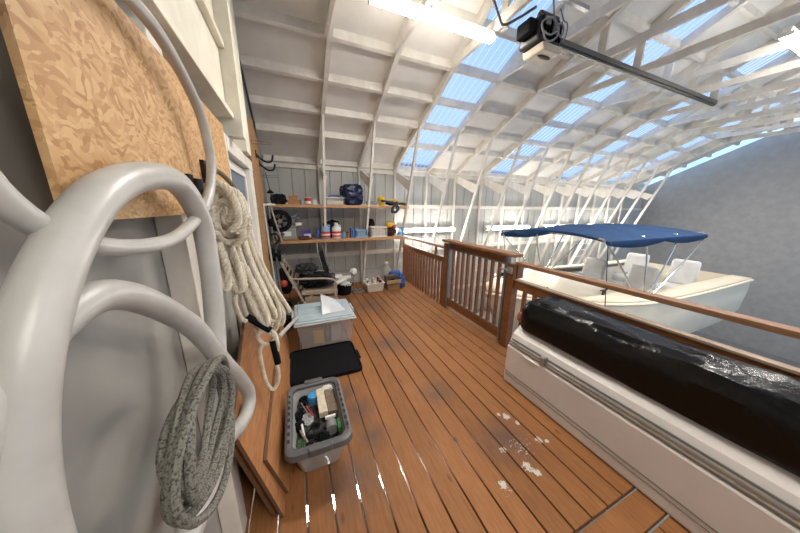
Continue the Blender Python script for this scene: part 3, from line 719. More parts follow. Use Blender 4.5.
tag(MB().blob((-.22, 3.90, .045), (.12, .18, .045), 31, .35, 3, 5, .2).build('canvas_sack', TARP), 'flattened grey-green canvas sack on the deck before the recliner', 'sack')
tag(MB().blob((-.24, 3.50, .09), (.10, .12, .09), 32, .3, 3, 5, .3).build('dark_tool_bag', BLKF), 'low black tool bag between the clear bin and canvas sack', 'bag')

# long-handled tools by the end wall
t = thing('string_trimmer', (-.32, 4.1, 0), 'long grey-shafted string trimmer leaning on the dark flake board', 'trimmer')
MB().tube([(-.345, 4.12, 1.72), (-.325, 4.14, 1.1), (-.29, 4.14, .16)], .014, 10).build('shaft', GREYP, t)
MB().lathe([(.03, -.05), (.05, -.04), (.053, .0), (.045, .05), (.02, .06)], (-.315, 4.12, 1.42), 18).build('motor_housing', BLKM, t)
MB().lathe([(.0, 0), (.12, .01), (.13, -.02), (.135, -.03)], (-.29, 4.22, .10), 20).build('guard', BLKM, t)
MB().tube(spline([(-.345, 4.03, 1.25), (-.27, 3.98, 1.27), (-.24, 4.03, 1.18), (-.30, 4.07, 1.12)], 8), .010, 8).build('loop_handle', BLK, t)
t = thing('garden_rake', (-.28, 4.0, 0), 'white-topped pole tool standing beside the string trimmer', 'pole tool'); t.name = 'pole_pruner'
MB().tube([(-.37, 3.75, 1.66), (-.32, 3.78, .02)], .013, 10).build('pole', mat('pale_grey_pole', (.48, .47, .44), .4), t)
MB().box(-.37, -.23, 3.735, 3.775, 1.665, 1.69).build('crossbar', WHT, t, bevel=.005, smooth=False)
t = thing('paddle', (-.22, 4.1, 0), 'slim wooden handled pole crossing in front of the black wheel', 'pole tool'); t.name = 'boat_hook'
MB().tube([(-.30, 3.9, 1.66), (-.20, 3.95, 1.15)], .012, 10).build('pole', mat('weathered_handle', (.34, .30, .24), .6), t)
MB().tube([(-.34, 3.9, 1.67), (-.24, 3.9, 1.67)], .012, 8).build('grip', BLKM, t)
def wheel(y, z, x, r, label, w=.05):
    t = thing('wheel', (x, y, z), label, 'wheel')
    MB().lathe([(r * .60, -w / 2), (r * .94, -w / 2), (r, -w / 4), (r, w / 4), (r * .94, w / 2), (r * .60, w / 2), (r * .60, -w / 2)], (x, y, z), 28, 'y').build('tyre', BLKM, t)
    MB().lathe([(.0, -w * .3), (r * .2, -w * .3), (r * .22, w * .3), (0, w * .3)], (x, y, z), 14, 'y').build('hub', STEELG, t)
    MB().tube([(x - .01, y + .03, z), (-.374, y + .03, z + .02)], .009, 8).build('hanger', STEELG, t)
    for k in range(5):
        a = k * 2 * PI / 5; MB().bar((x + .015 * math.cos(a), y, z + .015 * math.sin(a)), (x + r * .74 * math.cos(a), y, z + r * .74 * math.sin(a)), .03, .02, (0, 1, 0)).build('spoke', BLKM, t, smooth=False)
wheel(4.22, 1.44, -.215, .17, 'large black spoked wheel hanging beside the shelves')
t = thing('golf_cart_arm', (-.2, 4.0, 1.1), 'grey folded trolley arm hanging under the black wheel', 'trolley'); t.name = 'trolley_arm'
MB().tube([(-.36, 4.1, .98), (-.18, 4.08, 1.27)], .028, 12).build('arm', mat('charcoal_arm', (.08, .085, .08), .5), t)
MB().tube([(-.36, 4.1, .98), (-.38, 4.1, 1.1)], .02, 10).build('bracket', BLK, t)
t = thing('fishing_reel', (-.33, 4.0, .95), 'black double drum reel hanging low on the end wall', 'reel'); t.name = 'cable_reel'
for dx, r in ((-.07, .075), (-.01, .09), (.06, .085)):
    MB().lathe([(.0, -.02), (r, -.02), (r, .02), (.0, .02)], (-.31 + dx, 3.86, .99 - abs(dx) * .3), 20, 'x').build('drum', BLKM, t, bevel=.004)
MB().cyl((-.42, 3.86, .99), (-.23, 3.86, .975), .03, 12).build('axle', BLK, t)
MB().tube([(-.30, 3.87, .92), (-.285, 3.9, .30), (-.25, 3.9, .05)], .014, 8).build('strut', GREYP, t)
t = thing('buoy', (-.24, 4.16, .5), 'coral red ball hanging in a black net by the end wall', 'ball')
MB().lathe([(.058 * math.sin(PI * k / 14), -.058 * math.cos(PI * k / 14)) for k in range(15)], (-.245, 4.10, .48), 24).build('ball', ORB, t)
MB().tube(spline([(-.245, 4.1, .54), (-.25, 4.1, .7), (-.30, 4.08, .92)], 6), .005, 6).build('cord', BLK, t)
tag(MB().blob((-.22, 4.24, .50), (.10, .06, .24), 41, .15, 2, 4, .1).build('net_bag', BLKF), 'long black net bag hanging behind the coral ball', 'bag')
def hook(y, z, label, s=1.):
    t = thing('wall_hook', (-.37, y, z), label, 'hook')
    MB().tube(spline([(-.374, y, z + .05 * s), (-.33, y, z + .0), (-.27, y, z - .035), (-.21, y, z - .02), (-.19, y, z + .05)], 8), .012, 10).build('prong', BLK, t)
    MB().box(-.375, -.366, y - .02, y + .02, z + .0, z + .09).build('back_plate', BLK, t, smooth=False)
hook(3.62, 2.22, 'black curved wall hook, upper of the pair on the dark flake board')
hook(3.90, 2.16, 'black curved wall hook, lower of the pair on the dark flake board')
for y, z, lb in ((3.35, 2.33, 'thin grey wire bracket above the black hooks'), (4.15, 2.06, 'thin grey wire bracket below the black hooks')):
    b = MB()
    for dz in (0, .025): b.tube([(-.374, y, z + dz), (-.18, y, z + dz)], .004, 6)
    b.tube([(-.372, y, z), (-.372, y, z + .09)], .004, 6)
    tag(b.build('wire_bracket', STEELG), lb, 'bracket')
t = thing('fishing_rod', (-.3, 4.2, 1.8), 'dark thin rod with a small cone cap below the hooks', 'rod')
MB().tube([(-.33, 4.1, 2.12), (-.30, 4.15, 1.87), (-.27, 4.15, 1.70)], .006, 6).build('rod', BLK, t)
MB().lathe([(.045, 0), (.05, .012), (.01, .05), (0, .06)], (-.30, 4.15, 1.84), 16).build('cone', BLKM, t)

# ------------------------------------------------------------------ clear storage bin, its lid things, black lid, tub
t = thing('storage_bin', (.24, 3.05, 0), 'large clear storage bin with pale blue lid on the deck', 'bin')
def openbox(x0, x1, y0, y1, h, ins, th, z=.001):
    m = MB()
    def ring(i, zz, sh): return [(x0 + i + sh, y0 + i + sh, zz), (x1 - i - sh, y0 + i + sh, zz), (x1 - i - sh, y1 - i - sh, zz), (x0 + i + sh, y1 - i - sh, zz)]
    ro, rt, it, ib = ring(ins, z, 0), ring(0, z + h, 0), ring(0, z + h, th), ring(ins, z + th, th)
    vs = [[m.bm.verts.new(p) for p in r] for r in (ro, rt, it, ib)]
    m.bm.faces.new(vs[0][::-1]); m.bm.faces.new(vs[3])
    for A, B in zip(vs, vs[1:]):
        for k in range(4): m.bm.faces.new([A[k], A[(k + 1) % 4], B[(k + 1) % 4], B[k]])
    return m
openbox(-.085, .565, 2.765, 3.36, .34, .045, .006).build('bin_body', CLEAR, t, bevel=.012, smooth=False)
b = MB()
b.box(-.11, .59, 2.74, 3.385, .3415, .36)
b.build('rim', RIMW, t, bevel=.006, smooth=False)
l = MB().box(-.10, .58, 2.75, 3.375, .361, .378)
l.box(-.065, .545, 2.79, 3.34, .3785, .392)
lid = l.build('lid', LIDB, t, bevel=.006, smooth=False)
for q in ((-.02, .50, 2.97, 2.985), (-.02, .50, 3.16, 3.175), (.02, .10, 2.87, 2.96)): MB().box(*q, .3925, .397).build('lid_rib', LIDB, lid, bevel=.002, smooth=False)
for x in (-.134, .591): MB().box(x, x + .022, 3.0, 3.2, .33, .37).build('grip', RIMW, t, bevel=.005, smooth=False)
tag(MB().box(.09, .21, 2.90, 2.98, .012, .19).build('yellow_carton', YEL, bevel=.004, smooth=False), 'yellow carton inside the clear storage bin', 'carton')
tag(MB().box(.30, .42, 2.90, 3.0, .012, .24).build('white_carton', mat('lilac_white_card', (.6, .57, .62), .6), bevel=.004, smooth=False), 'white carton inside the clear storage bin', 'carton')
tag(MB().box(.08, .22, 2.99, 3.15, .012, .27).build('grey_carton', mat('grey_brown_card', (.30, .24, .24), .7), bevel=.004, smooth=False), 'grey-brown carton behind the yellow one in the clear bin', 'carton')
tag(MB().box(.25, .43, 3.03, 3.2, .012, .25).build('brown_carton', mat('taupe_card', (.34, .28, .25), .7), bevel=.004, smooth=False), 'taupe carton behind the white one in the clear bin', 'carton')
fb = MB()
for k in range(2):
    pass
fb.hexa([(.20, 2.86, .3985), (.50, 2.90, .3985), (.46, 3.13, .3985), (.22, 3.18, .3985), (.22, 2.98, .50), (.42, 2.98, .44), (.40, 3.08, .50), (.22, 3.16, .57)])
o = fb.build('plastic_bag', CLEARB, bevel=.008); bmx = o.modifiers.new('s', 'SUBSURF'); bmx.levels = bmx.render_levels = 2; bmx.subdivision_type = 'SIMPLE'
tx = bpy.data.textures.new('crumple', 'CLOUDS'); tx.noise_scale = .05
dm = o.modifiers.new('d', 'DISPLACE'); dm.texture = tx; dm.strength = .02
tag(o, 'crumpled translucent plastic bag on the pale blue bin lid', 'bag')
t = thing('boot_tray', (.18, 2.45, 0), 'large black plastic tray lid lying on the deck before the clear bin', 'lid')
def rrect(x0, x1, y0, y1, r, n=6):
    P = []
    for cx, cy, a0 in ((x1 - r, y0 + r, -PI / 2), (x1 - r, y1 - r, 0), (x0 + r, y1 - r, PI / 2), (x0 + r, y0 + r, PI)):
        for k in range(n + 1):
            a = a0 + PI / 2 * k / n; P.append((cx + r * math.cos(a), cy + r * math.sin(a)))
    return P
lp = MB().prism(rrect(-.18, .53, 2.20, 2.80, .06), 'z', .002, .03).build('panel', BLKM, t, bevel=.006)
b = MB(); P = [V((x, y, .034)) for x, y in rrect(-.17, .52, 2.21, 2.79, .06)]
b.tube(P, .009, 8, True).build('raised_rim', BLKM, t)
MB().box(.532, .555, 2.42, 2.58, .006, .028).build('tab', BLKM, t, bevel=.005, smooth=False)

# laundry basket, tapered
t = thing('laundry_basket', (.02, 1.55, 0), 'grey plastic basket full of odds and ends on the deck', 'basket')
def shell(levels, n=8):
    """levels: list of (x0,x1,y0,y1,r,z)"""
    m = MB(); rings = []
    for (x0, x1, y0, y1, r, z) in levels: rings.append([m.bm.verts.new((x, y, z)) for x, y in rrect(x0, x1, y0, y1, r, n)])
    for A, B in zip(rings, rings[1:]):
        k = len(A)
        for i in range(k): m.bm.faces.new([A[i], A[(i + 1) % k], B[(i + 1) % k], B[i]])
    return m, rings
TX0, TX1, TY0, TY1 = -.165, .225, 1.235, 1.85
m, R_ = shell([(TX0 + .07, TX1 - .07, TY0 + .115, TY1 - .10, .05, .004), (TX0 + .02, TX1 - .02, TY0 + .025, TY1 - .025, .06, .262), ])
m.bm.faces.new(R_[0][::-1]); m.build('outer_shell', TUBI, t)
m, R_ = shell([(TX0 + .09, TX1 - .09, TY0 + .135, TY1 - .12, .04, .02), (TX0 + .042, TX1 - .042, TY0 + .047, TY1 - .047, .05, .262)])
m.bm.faces.new(R_[0]); m.build('inner_shell', TUBI, t)
m, R_ = shell([(TX0 + .04, TX1 - .04, TY0 + .045, TY1 - .045, .05, .2625), (TX0 + .038, TX1 - .038, TY0 + .043, TY1 - .043, .05, .282), (TX0 + .015, TX1 - .015, TY0 + .02, TY1 - .02, .06, .290), (TX0, TX1, TY0, TY1, .065, .282), (TX0 - .004, TX1 + .004, TY0 - .004, TY1 + .004, .066, .245), (TX0 + .010, TX1 - .010, TY0 + .012, TY1 - .012, .062, .245), (TX0 + .019, TX1 - .019, TY0 + .024, TY1 - .024, .06, .2625), (TX0 + .04, TX1 - .04, TY0 + .045, TY1 - .045, .05, .2625)])
m.build('rolled_rim', TUBG, t)
for y0, y1, s_ in ((TY0 - .014, TY0 + .028, 1), (TY1 - .028, TY1 + .014, 1)):
    MB().prism(rrect(-.04, .10, y0, y1, .018, 4), 'z', .25, .298).build('handle', TUBG, t, bevel=.006)
for i in range(8):
    for xx in (TX0 + .0125, TX1 - .0275): MB().box(xx, xx + .015, 1.33 + i * .055, 1.355 + i * .055, .2875, .2905).build('slot', mat('slot_dark', (.02, .02, .02), .8), t, smooth=False)
# contents
def cont(o, lab, cat='tool'): return tag(o, lab, cat)
cont(MB().blob((.03, 1.545, .125), (.105, .17, .075), 51, .2, 4, 5, .5).build('mixed_hardware', mat('dark_hardware', (.05, .05, .05), .6, col2=(.01, .01, .01), scale=30, bump=.6)), 'dark mass of cords and hardware filling the grey basket', 'hardware')
t = thing('book', (.10, 1.64, .2), 'long cream box lying on the basket contents beside a brown book', 'box'); t.name = 'cream_box'
MB().hexa([(.045, 1.52, .215), (.105, 1.525, .215), (.095, 1.765, .225), (.04, 1.76, .225), (.045, 1.52, .262), (.105, 1.525, .262), (.095, 1.765, .27), (.04, 1.76, .27)]).build('sleeve', mat('stained_cream_card', (.62, .57, .46), .6, col2=(.5, .42, .3), scale=30), t, bevel=.003, smooth=False)
t = thing('brown_book', (.14, 1.64, .2), 'worn brown notebook beside the cream box in the basket', 'book')
MB().hexa([(.108, 1.53, .20), (.175, 1.535, .19), (.16, 1.74, .20), (.102, 1.745, .21), (.108, 1.53, .245), (.175, 1.535, .235), (.16, 1.74, .245), (.102, 1.745, .255)]).build('cover', mat('worn_brown', (.20, .15, .105), .7, col2=(.13, .09, .06), scale=25), t, bevel=.003, smooth=False)
cont(MB().blob((.13, 1.79, .235), (.045, .028, .02), 52, .3, 4, 4, .3).build('white_cloth', WHT), 'white rag at the far end of the basket', 'rag')
cont(MB().lathe([(.045, 0), (.048, .02), (.04, .05), (.02, .055)], (.02, 1.73, .205), 18).build('blue_tape_roll', CYAN), 'bright blue round pot beside the cream box', 'pot')
def coil(c, r, rr, turns, m, lab, name='cord_coil', tilt=0):
    s = MB(); pts = []
    for i in range(turns * 24 + 1):
        a = 2 * PI * i / 24; q = r * (1 + .06 * math.sin(a * 1.7)); pts.append((c[0] + q * math.cos(a), c[1] + q * math.sin(a), c[2] + .004 * math.sin(a * .61) + i / 24 * rr * .6 + tilt * math.cos(a) * r))
    s.tube(pts, rr, 7); return tag(s.build(name, m), lab, 'cord')
coil((.005, 1.45, .20), .045, .008, 4, BLK, 'black coiled cable ring on top of the basket contents', tilt=.25)
coil((-.06, 1.70, .20), .03, .006, 3, BLK, 'small black cord coil in the far corner of the basket')
cont(MB().tube([(-.07, 1.70, .235), (-.01, 1.53, .24)], .004, 8).build('screwdriver_shaft', ALU), 'slim silver rod lying across the basket contents', 'rod')
cont(MB().tube([(-.035, 1.66, .225), (.005, 1.55, .235)], .005, 8).build('red_screwdriver', RED), 'red handled screwdriver beside the silver rod', 'screwdriver')
cont(MB().tube([(-.08, 1.46, .225), (-.04, 1.36, .225)], .007, 8).build('chrome_wrench', CHROME), 'short chrome wrench near the basket front', 'wrench')
cont(MB().tube([(-.07, 1.50, .235), (-.055, 1.40, .21)], .007, 8).build('white_tube', WHT), 'white plastic tube beside the chrome wrench', 'tube')
cont(MB().blob((-.085, 1.38, .18), (.028, .05, .035), 53, .35, 4, 4, .1).build('green_bag', mat('olive_green_cloth', (.05, .10, .05), .7)), 'dark green pouch in the near corner of the basket', 'pouch')
cont(MB().blob((-.03, 1.56, .205), (.035, .05, .02), 54, .35, 4, 4, .1).build('clear_packet', mat('grey_film', (.4, .42, .42), .3)), 'crumpled grey film packet amid the basket contents', 'packet')
cont(MB().blob((.0, 1.33, .19), (.07, .03, .02), 55, .35, 5, 4, .1).build('wire_bundle', mat('grey_wires', (.25, .26, .25), .5, col2=(.08, .1, .08), scale=60)), 'tangle of grey wires at the near end of the basket', 'wires')
cont(MB().lathe([(.038, -.03), (.04, 0), (.038, .03)], (.115, 1.44, .205), 18, 'y').build('grey_spool', mat('grey_spool_m', (.2, .2, .2), .5)), 'grey cylinder spool near the brown notebook', 'spool')
cont(MB().box(.08, .15, 1.475, 1.49, .235, .255).build('white_clip', WHT, bevel=.003, smooth=False), 'white plastic clip across the grey spool', 'clip')
cont(MB().box(.152, .175, 1.38, 1.46, .19, .235).build('green_packet', GREEN, bevel=.003, smooth=False), 'green and white packet at the basket side', 'packet')
for i, (x, y) in enumerate(((-.09, 1.62), (-.05, 1.76), (.06, 1.38), (-.08, 1.53))):
    cont(MB().blob((x, y, .195), (.035, .035, .03), 60 + i, .35, 4, 4, .1).build('black_pouch', BLKF), ['black pouch against the wall side of the basket', 'black pouch at the far wall-side corner of the basket', 'black pouch in front of the grey spool', 'black pouch midway along the basket side beside the silver rod'][i], 'pouch')

# ------------------------------------------------------------------ plywood sheets leaning on the end wall
def sheet(pts, off, label):
    """pts (y,z) on the leaning plane; 12 mm thick"""
    m = MB(); A = [m.bm.verts.new((off - .17 * z, y, z)) for y, z in pts]; B = [m.bm.verts.new((off - .17 * z + .016, y, z)) for y, z in pts]; k = len(pts)
    m.bm.faces.new(A); f = m.bm.faces.new(B[::-1])
    for i in range(k): m.bm.faces.new([A[i], B[i], B[(i + 1) % k], A[(i + 1) % k]])
    o = m.build('plywood_sheet', [PLY, PLYE], smooth=False); tag(o, label, 'plywood sheet')
    for p in o.data.polygons:
        if abs(p.normal.x) < .5: p.material_index = 1
    return o
sheet([(1.15, .004), (3.05, .004), (2.95, .50), (1.72, .95), (1.04, .74)], -.200, 'large orange plywood sheet leaning on the end wall behind the smaller one')
sheet([(1.27, .004), (2.62, .004), (2.62, .42), (1.17, .40)], -.180, 'smaller orange plywood sheet in front of the large one')
sheet([(1.17, .004), (2.2, .004), (2.2, .62), (1.08, .62)], -.240, 'dark edged plywood sheet rearmost against the end wall')

# ------------------------------------------------------------------ ropes and hose on the end wall
t = thing('rope_bundle', (-.33, 1.6, 1.7), 'thick cream twisted rope bundle hanging on the end wall', 'rope')
def strand(ctrl, r=.014, pitch=.045, nm='rope_strand', m=ROPE, par=None, n=10):
    return MB().rope(spline(ctrl, n), r, pitch).build(nm, m, par if par is not None else t)
def off(P, a=0, b=0, c=0): return [(p[0] + a, p[1] + b, p[2] + c) for p in P]
F1 = [(-0.320, 1.300, 1.708), (-0.335, 1.288, 1.626), (-0.335, 1.238, 1.535), (-0.335, 1.243, 1.420), (-0.335, 1.300, 1.306), (-0.311, 1.300, 1.284), (-0.304, 1.300, 1.369), (-0.317, 1.300, 1.497), (-0.319, 1.300, 1.613)]
F2 = [(-0.328, 1.400, 1.722), (-0.335, 1.366, 1.612), (-0.335, 1.350, 1.501), (-0.334, 1.400, 1.358), (-0.303, 1.400, 1.242), (-0.275, 1.400, 1.254), (-0.281, 1.400, 1.384), (-0.306, 1.400, 1.513), (-0.315, 1.400, 1.624)]
F3 = [(-0.328, 1.500, 1.718), (-0.335, 1.482, 1.608), (-0.333, 1.500, 1.457), (-0.305, 1.500, 1.294), (-0.266, 1.500, 1.147), (-0.223, 1.500, 1.007), (-0.194, 1.500, 0.989), (-0.212, 1.500, 1.109), (-0.253, 1.500, 1.261), (-0.289, 1.500, 1.428), (-0.305, 1.500, 1.608)]
F4 = [(-0.321, 1.600, 1.708), (-0.325, 1.600, 1.578), (-0.311, 1.600, 1.425), (-0.270, 1.600, 1.235), (-0.226, 1.600, 1.073), (-0.191, 1.600, 0.935), (-0.244, 1.600, 0.905), (-0.287, 1.600, 0.999), (-0.312, 1.600, 1.179), (-0.335, 1.600, 1.347), (-0.335, 1.503, 1.482)]
F5 = [(-0.310, 1.700, 1.697), (-0.306, 1.700, 1.574), (-0.290, 1.700, 1.409), (-0.252, 1.700, 1.231), (-0.203, 1.700, 1.066), (-0.166, 1.700, 0.906), (-0.202, 1.700, 0.840), (-0.241, 1.700, 0.919), (-0.269, 1.700, 1.075), (-0.301, 1.700, 1.274), (-0.325, 1.700, 1.458)]
F6 = [(-0.301, 1.800, 1.671), (-0.290, 1.800, 1.538), (-0.269, 1.800, 1.393), (-0.234, 1.800, 1.244), (-0.185, 1.800, 1.085), (-0.133, 1.800, 0.915), (-0.153, 1.800, 0.835), (-0.198, 1.800, 0.896), (-0.236, 1.800, 1.063)]
F7 = [(-0.296, 1.850, 1.647), (-0.278, 1.850, 1.516), (-0.255, 1.850, 1.371), (-0.221, 1.850, 1.245), (-0.169, 1.850, 1.097), (-0.105, 1.850, 0.952), (-0.089, 1.850, 0.903)]
C1 = [(-0.335, 1.244, 1.546), (-0.335, 1.237, 1.627), (-0.327, 1.300, 1.708), (-0.291, 1.300, 1.741), (-0.255, 1.300, 1.718), (-0.233, 1.300, 1.656), (-0.235, 1.300, 1.583), (-0.270, 1.300, 1.540)]
C2 = [(-0.335, 1.292, 1.559), (-0.335, 1.292, 1.634), (-0.327, 1.350, 1.698), (-0.294, 1.350, 1.720), (-0.265, 1.350, 1.691), (-0.257, 1.350, 1.634), (-0.283, 1.350, 1.581), (-0.311, 1.350, 1.599)]
C3 = [(-0.308, 1.450, 1.725), (-0.270, 1.450, 1.708), (-0.244, 1.450, 1.652), (-0.241, 1.450, 1.575), (-0.262, 1.450, 1.506), (-0.307, 1.450, 1.487), (-0.335, 1.436, 1.500)]
W1 = [(-0.335, 1.244, 1.571), (-0.335, 1.349, 1.528), (-0.296, 1.380, 1.524), (-0.252, 1.380, 1.560), (-0.226, 1.380, 1.606)]
W2 = [(-0.335, 1.240, 1.539), (-0.335, 1.345, 1.492), (-0.296, 1.380, 1.491), (-0.252, 1.380, 1.527), (-0.222, 1.380, 1.569)]
W3 = [(-0.335, 1.349, 1.581), (-0.319, 1.400, 1.560), (-0.277, 1.400, 1.578), (-0.247, 1.400, 1.624)]
L1 = [(-0.335, 1.499, 1.270), (-0.322, 1.500, 1.155), (-0.310, 1.500, 1.059), (-0.262, 1.500, 1.014), (-0.208, 1.500, 0.954), (-0.182, 1.500, 0.897), (-0.238, 1.500, 0.864), (-0.273, 1.500, 0.916), (-0.249, 1.500, 0.949), (-0.191, 1.500, 0.912), (-0.177, 1.500, 0.843), (-0.196, 1.500, 0.754), (-0.192, 1.500, 0.628), (-0.227, 1.500, 0.553), (-0.260, 1.500, 0.606), (-0.272, 1.500, 0.733), (-0.271, 1.500, 0.839), (-0.237, 1.500, 0.870)]
L2 = [(-0.310, 1.450, 1.254), (-0.335, 1.403, 1.192), (-0.332, 1.450, 1.073), (-0.304, 1.450, 1.044)]
L3 = [(-0.284, 1.550, 1.221), (-0.304, 1.550, 1.134), (-0.293, 1.550, 1.059), (-0.248, 1.550, 1.014), (-0.189, 1.550, 0.978), (-0.154, 1.550, 0.998), (-0.159, 1.550, 1.114)]
T1 = [(-0.315, 1.500, 1.054), (-0.263, 1.500, 1.002), (-0.208, 1.500, 0.948)]
T2 = [(-0.205, 1.500, 0.882), (-0.196, 1.500, 0.808), (-0.189, 1.500, 0.725)]
for P_ in (C1, C2, C3):
    strand(P_, .017, .055, 'rope_loop'); strand(off(P_, .012, .045, -.012), .017, .055, 'rope_loop')
strand(off(C1, .0, .05, -.07), .017, .055, 'rope_loop'); strand(off(C3, .01, .06, .01), .017, .055, 'rope_loop')
for P_ in (W1, W2, W3): strand(off(P_, .025), .017, .055, 'rope_wrap')
for P_ in (F1, F2, F3, F4, F5, F6, F7): strand(P_, .0155, .05, 'rope_fall', n=12)
for P_ in (F2, F3, F5, F6): strand(off(P_[:-2], .0, .06, -.015), .0155, .05, 'rope_fall', n=12)
t2 = thing('mooring_line', (-.25, 1.5, .9), 'cream mooring line with black taped eyes below the rope bundle', 'rope')
for P_ in (L1, L2, L3): strand(off(P_, .02), .012, .038, 'line', ROPE, t2, 12)
for P_ in (T1, T2): MB().tube(spline(off(P_, .022), 8), .019, 12).build('black_sleeve', BLKM, t2, label='black tape sleeve')
o = MB().rope(spline([(-.30, 1.32, 1.80), (-.29, 1.42, 1.79), (-.28, 1.60, 1.74), (-.28, 1.78, 1.66), (-.28, 1.92, 1.57), (-.29, 2.0, 1.56), (-.30, 2.04, 1.45)], 10), .011, .03).build('rope_tie', ROPEO)
tag(o, 'thin olive cord arched over the top of the cream rope bundle', 'cord')
tag(MB().tube([(-.20, 2.05, .62), (-.07, 2.87, .411)], .018, 14).build('white_pipe', HOSE), 'short white plastic pipe poking from the ropes to the clear bin', 'pipe')
for y, z, lb in ((1.20, 1.72, 'black plastic hook nearest the white hose'), (1.40, 1.80, 'black plastic hook at the top of the rope bundle'), (1.84, 1.735, 'tiny black hook behind the olive cord')):
    h = MB(); s_ = .4 if y > 1.8 else 1
    h.tube(spline([(-.36, y, z - .03 * s_), (-.345, y, z - .035 * s_), (-.33, y, z - .01), (-.325, y, z + .03 * s_)], 6), .014 * s_, 10); h.box(-.36, -.345, y - .02 * s_, y + .02 * s_, z - .05 * s_, z + .045 * s_)
    tag(h.build('wall_hook', BLK), lb, 'hook')
hz = thing('white_hose', (-.3, 1.1, 1.5), 'thick white plastic hose looping beside the cream ropes', 'hose')
MB().tube(spline([(-.33, .45, 1.75), (-.32, .60, 2.02), (-.31, .95, 2.12), (-.30, 1.22, 2.02), (-.30, 1.30, 1.88), (-.30, 1.28, 1.78), (-.30, 1.18, 1.68), (-.30, 1.02, 1.61), (-.31, .8, 1.56), (-.33, .55, 1.6)], 12, True), .017, 16, True).build('hose_turn', HOSE, hz)
MB().tube(spline([(-.32, .40, 1.42), (-.31, .60, 1.66), (-.30, .88, 1.72), (-.295, 1.03, 1.62), (-.30, 1.07, 1.47), (-.30, 1.04, 1.30), (-.30, .98, 1.13), (-.31, .93, .98), (-.32, .80, .84), (-.33, .55, .84), (-.33, .38, 1.1)], 12, True), .031, 18, True).build('hose_turn', HOSE, hz)
MB().tube(spline([(-.34, .33, 1.35), (-.32, .55, 1.50), (-.30, .80, 1.34), (-.285, .96, 1.12), (-.275, 1.10, .94), (-.27, 1.19, .80), (-.275, 1.16, .73), (-.29, 1.05, .74), (-.31, .90, .80), (-.34, .6, .78), (-.35, .38, .95)], 12, True), .028, 18, True).build('hose_turn', HOSE, hz)
cr = thing('coiled_dock_line', (-.32, .85, .9), 'grey flecked dock line coiled on the wall below the white hose', 'rope')
for k in range(6):
    R0 = .150 + .011 * k; cy, cz = .64 + .004 * k, 1.135 - .006 * k
    pts = [(-.262 + .014 * (k % 3) + .01 * math.sin(a * 2 + k), cy + R0 * math.cos(a) * .95, cz + (R0 - .055) * math.sin(a)) for a in [2 * PI * q / 40 + k for q in range(41)]]
    MB().tube(pts, .0095, 8).build('coil_turn', FLECK, cr)

# ------------------------------------------------------------------ freezer with black bag
t = thing('chest_freezer', (2.0, .7, 0), 'long low white freezer on the deck beside the railing', 'freezer')
FY0, FY1, FX0, FX1 = -.15, 1.555, 1.775, 2.235
b = MB().box(FX0, FX1, FY0, FY1, .004, .40)
body = b.build('cabinet', FRZ, t, bevel=.02, smooth=False)
MB().box(FX0 - .004, FX0 + .01, FY0 + .01, FY1 - .01, .125, .131).build('moulding_line', FRZG, body, smooth=False)
MB().box(FX0 - .004, FX0 + .01, FY0 + .01, FY1 - .01, .095, .099).build('moulding_line', FRZG, body, smooth=False)
MB().box(FX0 + .012, FX1 - .004, FY0 + .012, FY1 - .012, .401, .418).build('gasket', FRZT, t, smooth=False)
for i in range(3): MB().box(FX0 + .004 + .010 * i, FX0 + .012 + .010 * i, FY0 + .02, FY1 - .03, .402 + .024 * i, .417 + .024 * i).build('trim_bar', [FRZG, ALU, FRZG][i], t, bevel=.002, smooth=False)
MB().prism([(FX0 + .03, .42), (FX1, .42), (FX1, .565), (FX0 + .13, .565), (FX0 + .055, .50)], 'y', FY0, FY1).build('lid', FRZ, t, bevel=.012, smooth=False)
MB().box(FX0 - .006, FX0 + .05, 1.17, 1.21, .395, .47).build('catch', ALU, t, bevel=.004, smooth=False)
MB().box(FX0 - .012, FX0 + .004, 1.22, 1.36, .372, .384).build('handle_lip', FRZ, t, bevel=.003, smooth=False)
t = thing('garbage_bag', (2.05, .7, .567), 'glossy black garbage bag stretched over a bundle on the freezer', 'bag')
b = MB(); nu, nv = 90, 36; grid = []
YA, YZ = -.10, 1.548
for i in range(nu + 1):
    u = i / nu; y = YA + (YZ - YA) * u; e = min(1, min(u, 1 - u) / .09); e = math.sqrt(max(0, 1 - (1 - e) ** 2))
    row = []
    for k in range(nv):
        a = 2 * PI * k / nv; ca, sa = math.cos(a), math.sin(a)
        px = abs(ca) ** .55 * (1 if ca > 0 else -1); pz = abs(sa) ** .6 * (1 if sa > 0 else -1)
        d_ = NZ.fractal(V((y * 1.1, px * 2.6, pz * 2.6)), .8, 2.2, 5) * .030 + .005 * math.sin(a * 17 + 5 * NZ.noise(V((y * 2, px, pz))))
        hx, hz_ = (.20 + d_ * .5) * (.55 + .45 * e), (.145 + .012 * math.sin(y * 2.4) + d_) * (.45 + .55 * e)
        x = 2.045 + px * hx; z = .66 + pz * (hz_ + .055)
        row.append(b.bm.verts.new((x, y + .03 * d_, max(z, .5675))))
    grid.append(row)
for A, B in zip(grid, grid[1:]):
    for k in range(nv): b.bm.faces.new([A[k], A[(k + 1) % nv], B[(k + 1) % nv], B[k]])
b.bm.faces.new(grid[0][::-1]); b.bm.faces.new(grid[-1])
b.build('bag_film', BAGB, t)
tag(MB().blob((1.98, 1.60, .62), (.04, .03, .05), 71, .3, 3, 4, .2, False).build('red_cloth', mat('pinkish_cloth', (.5, .16, .14), .8)), 'small red and white cloth wedged at the freezer end', 'cloth')

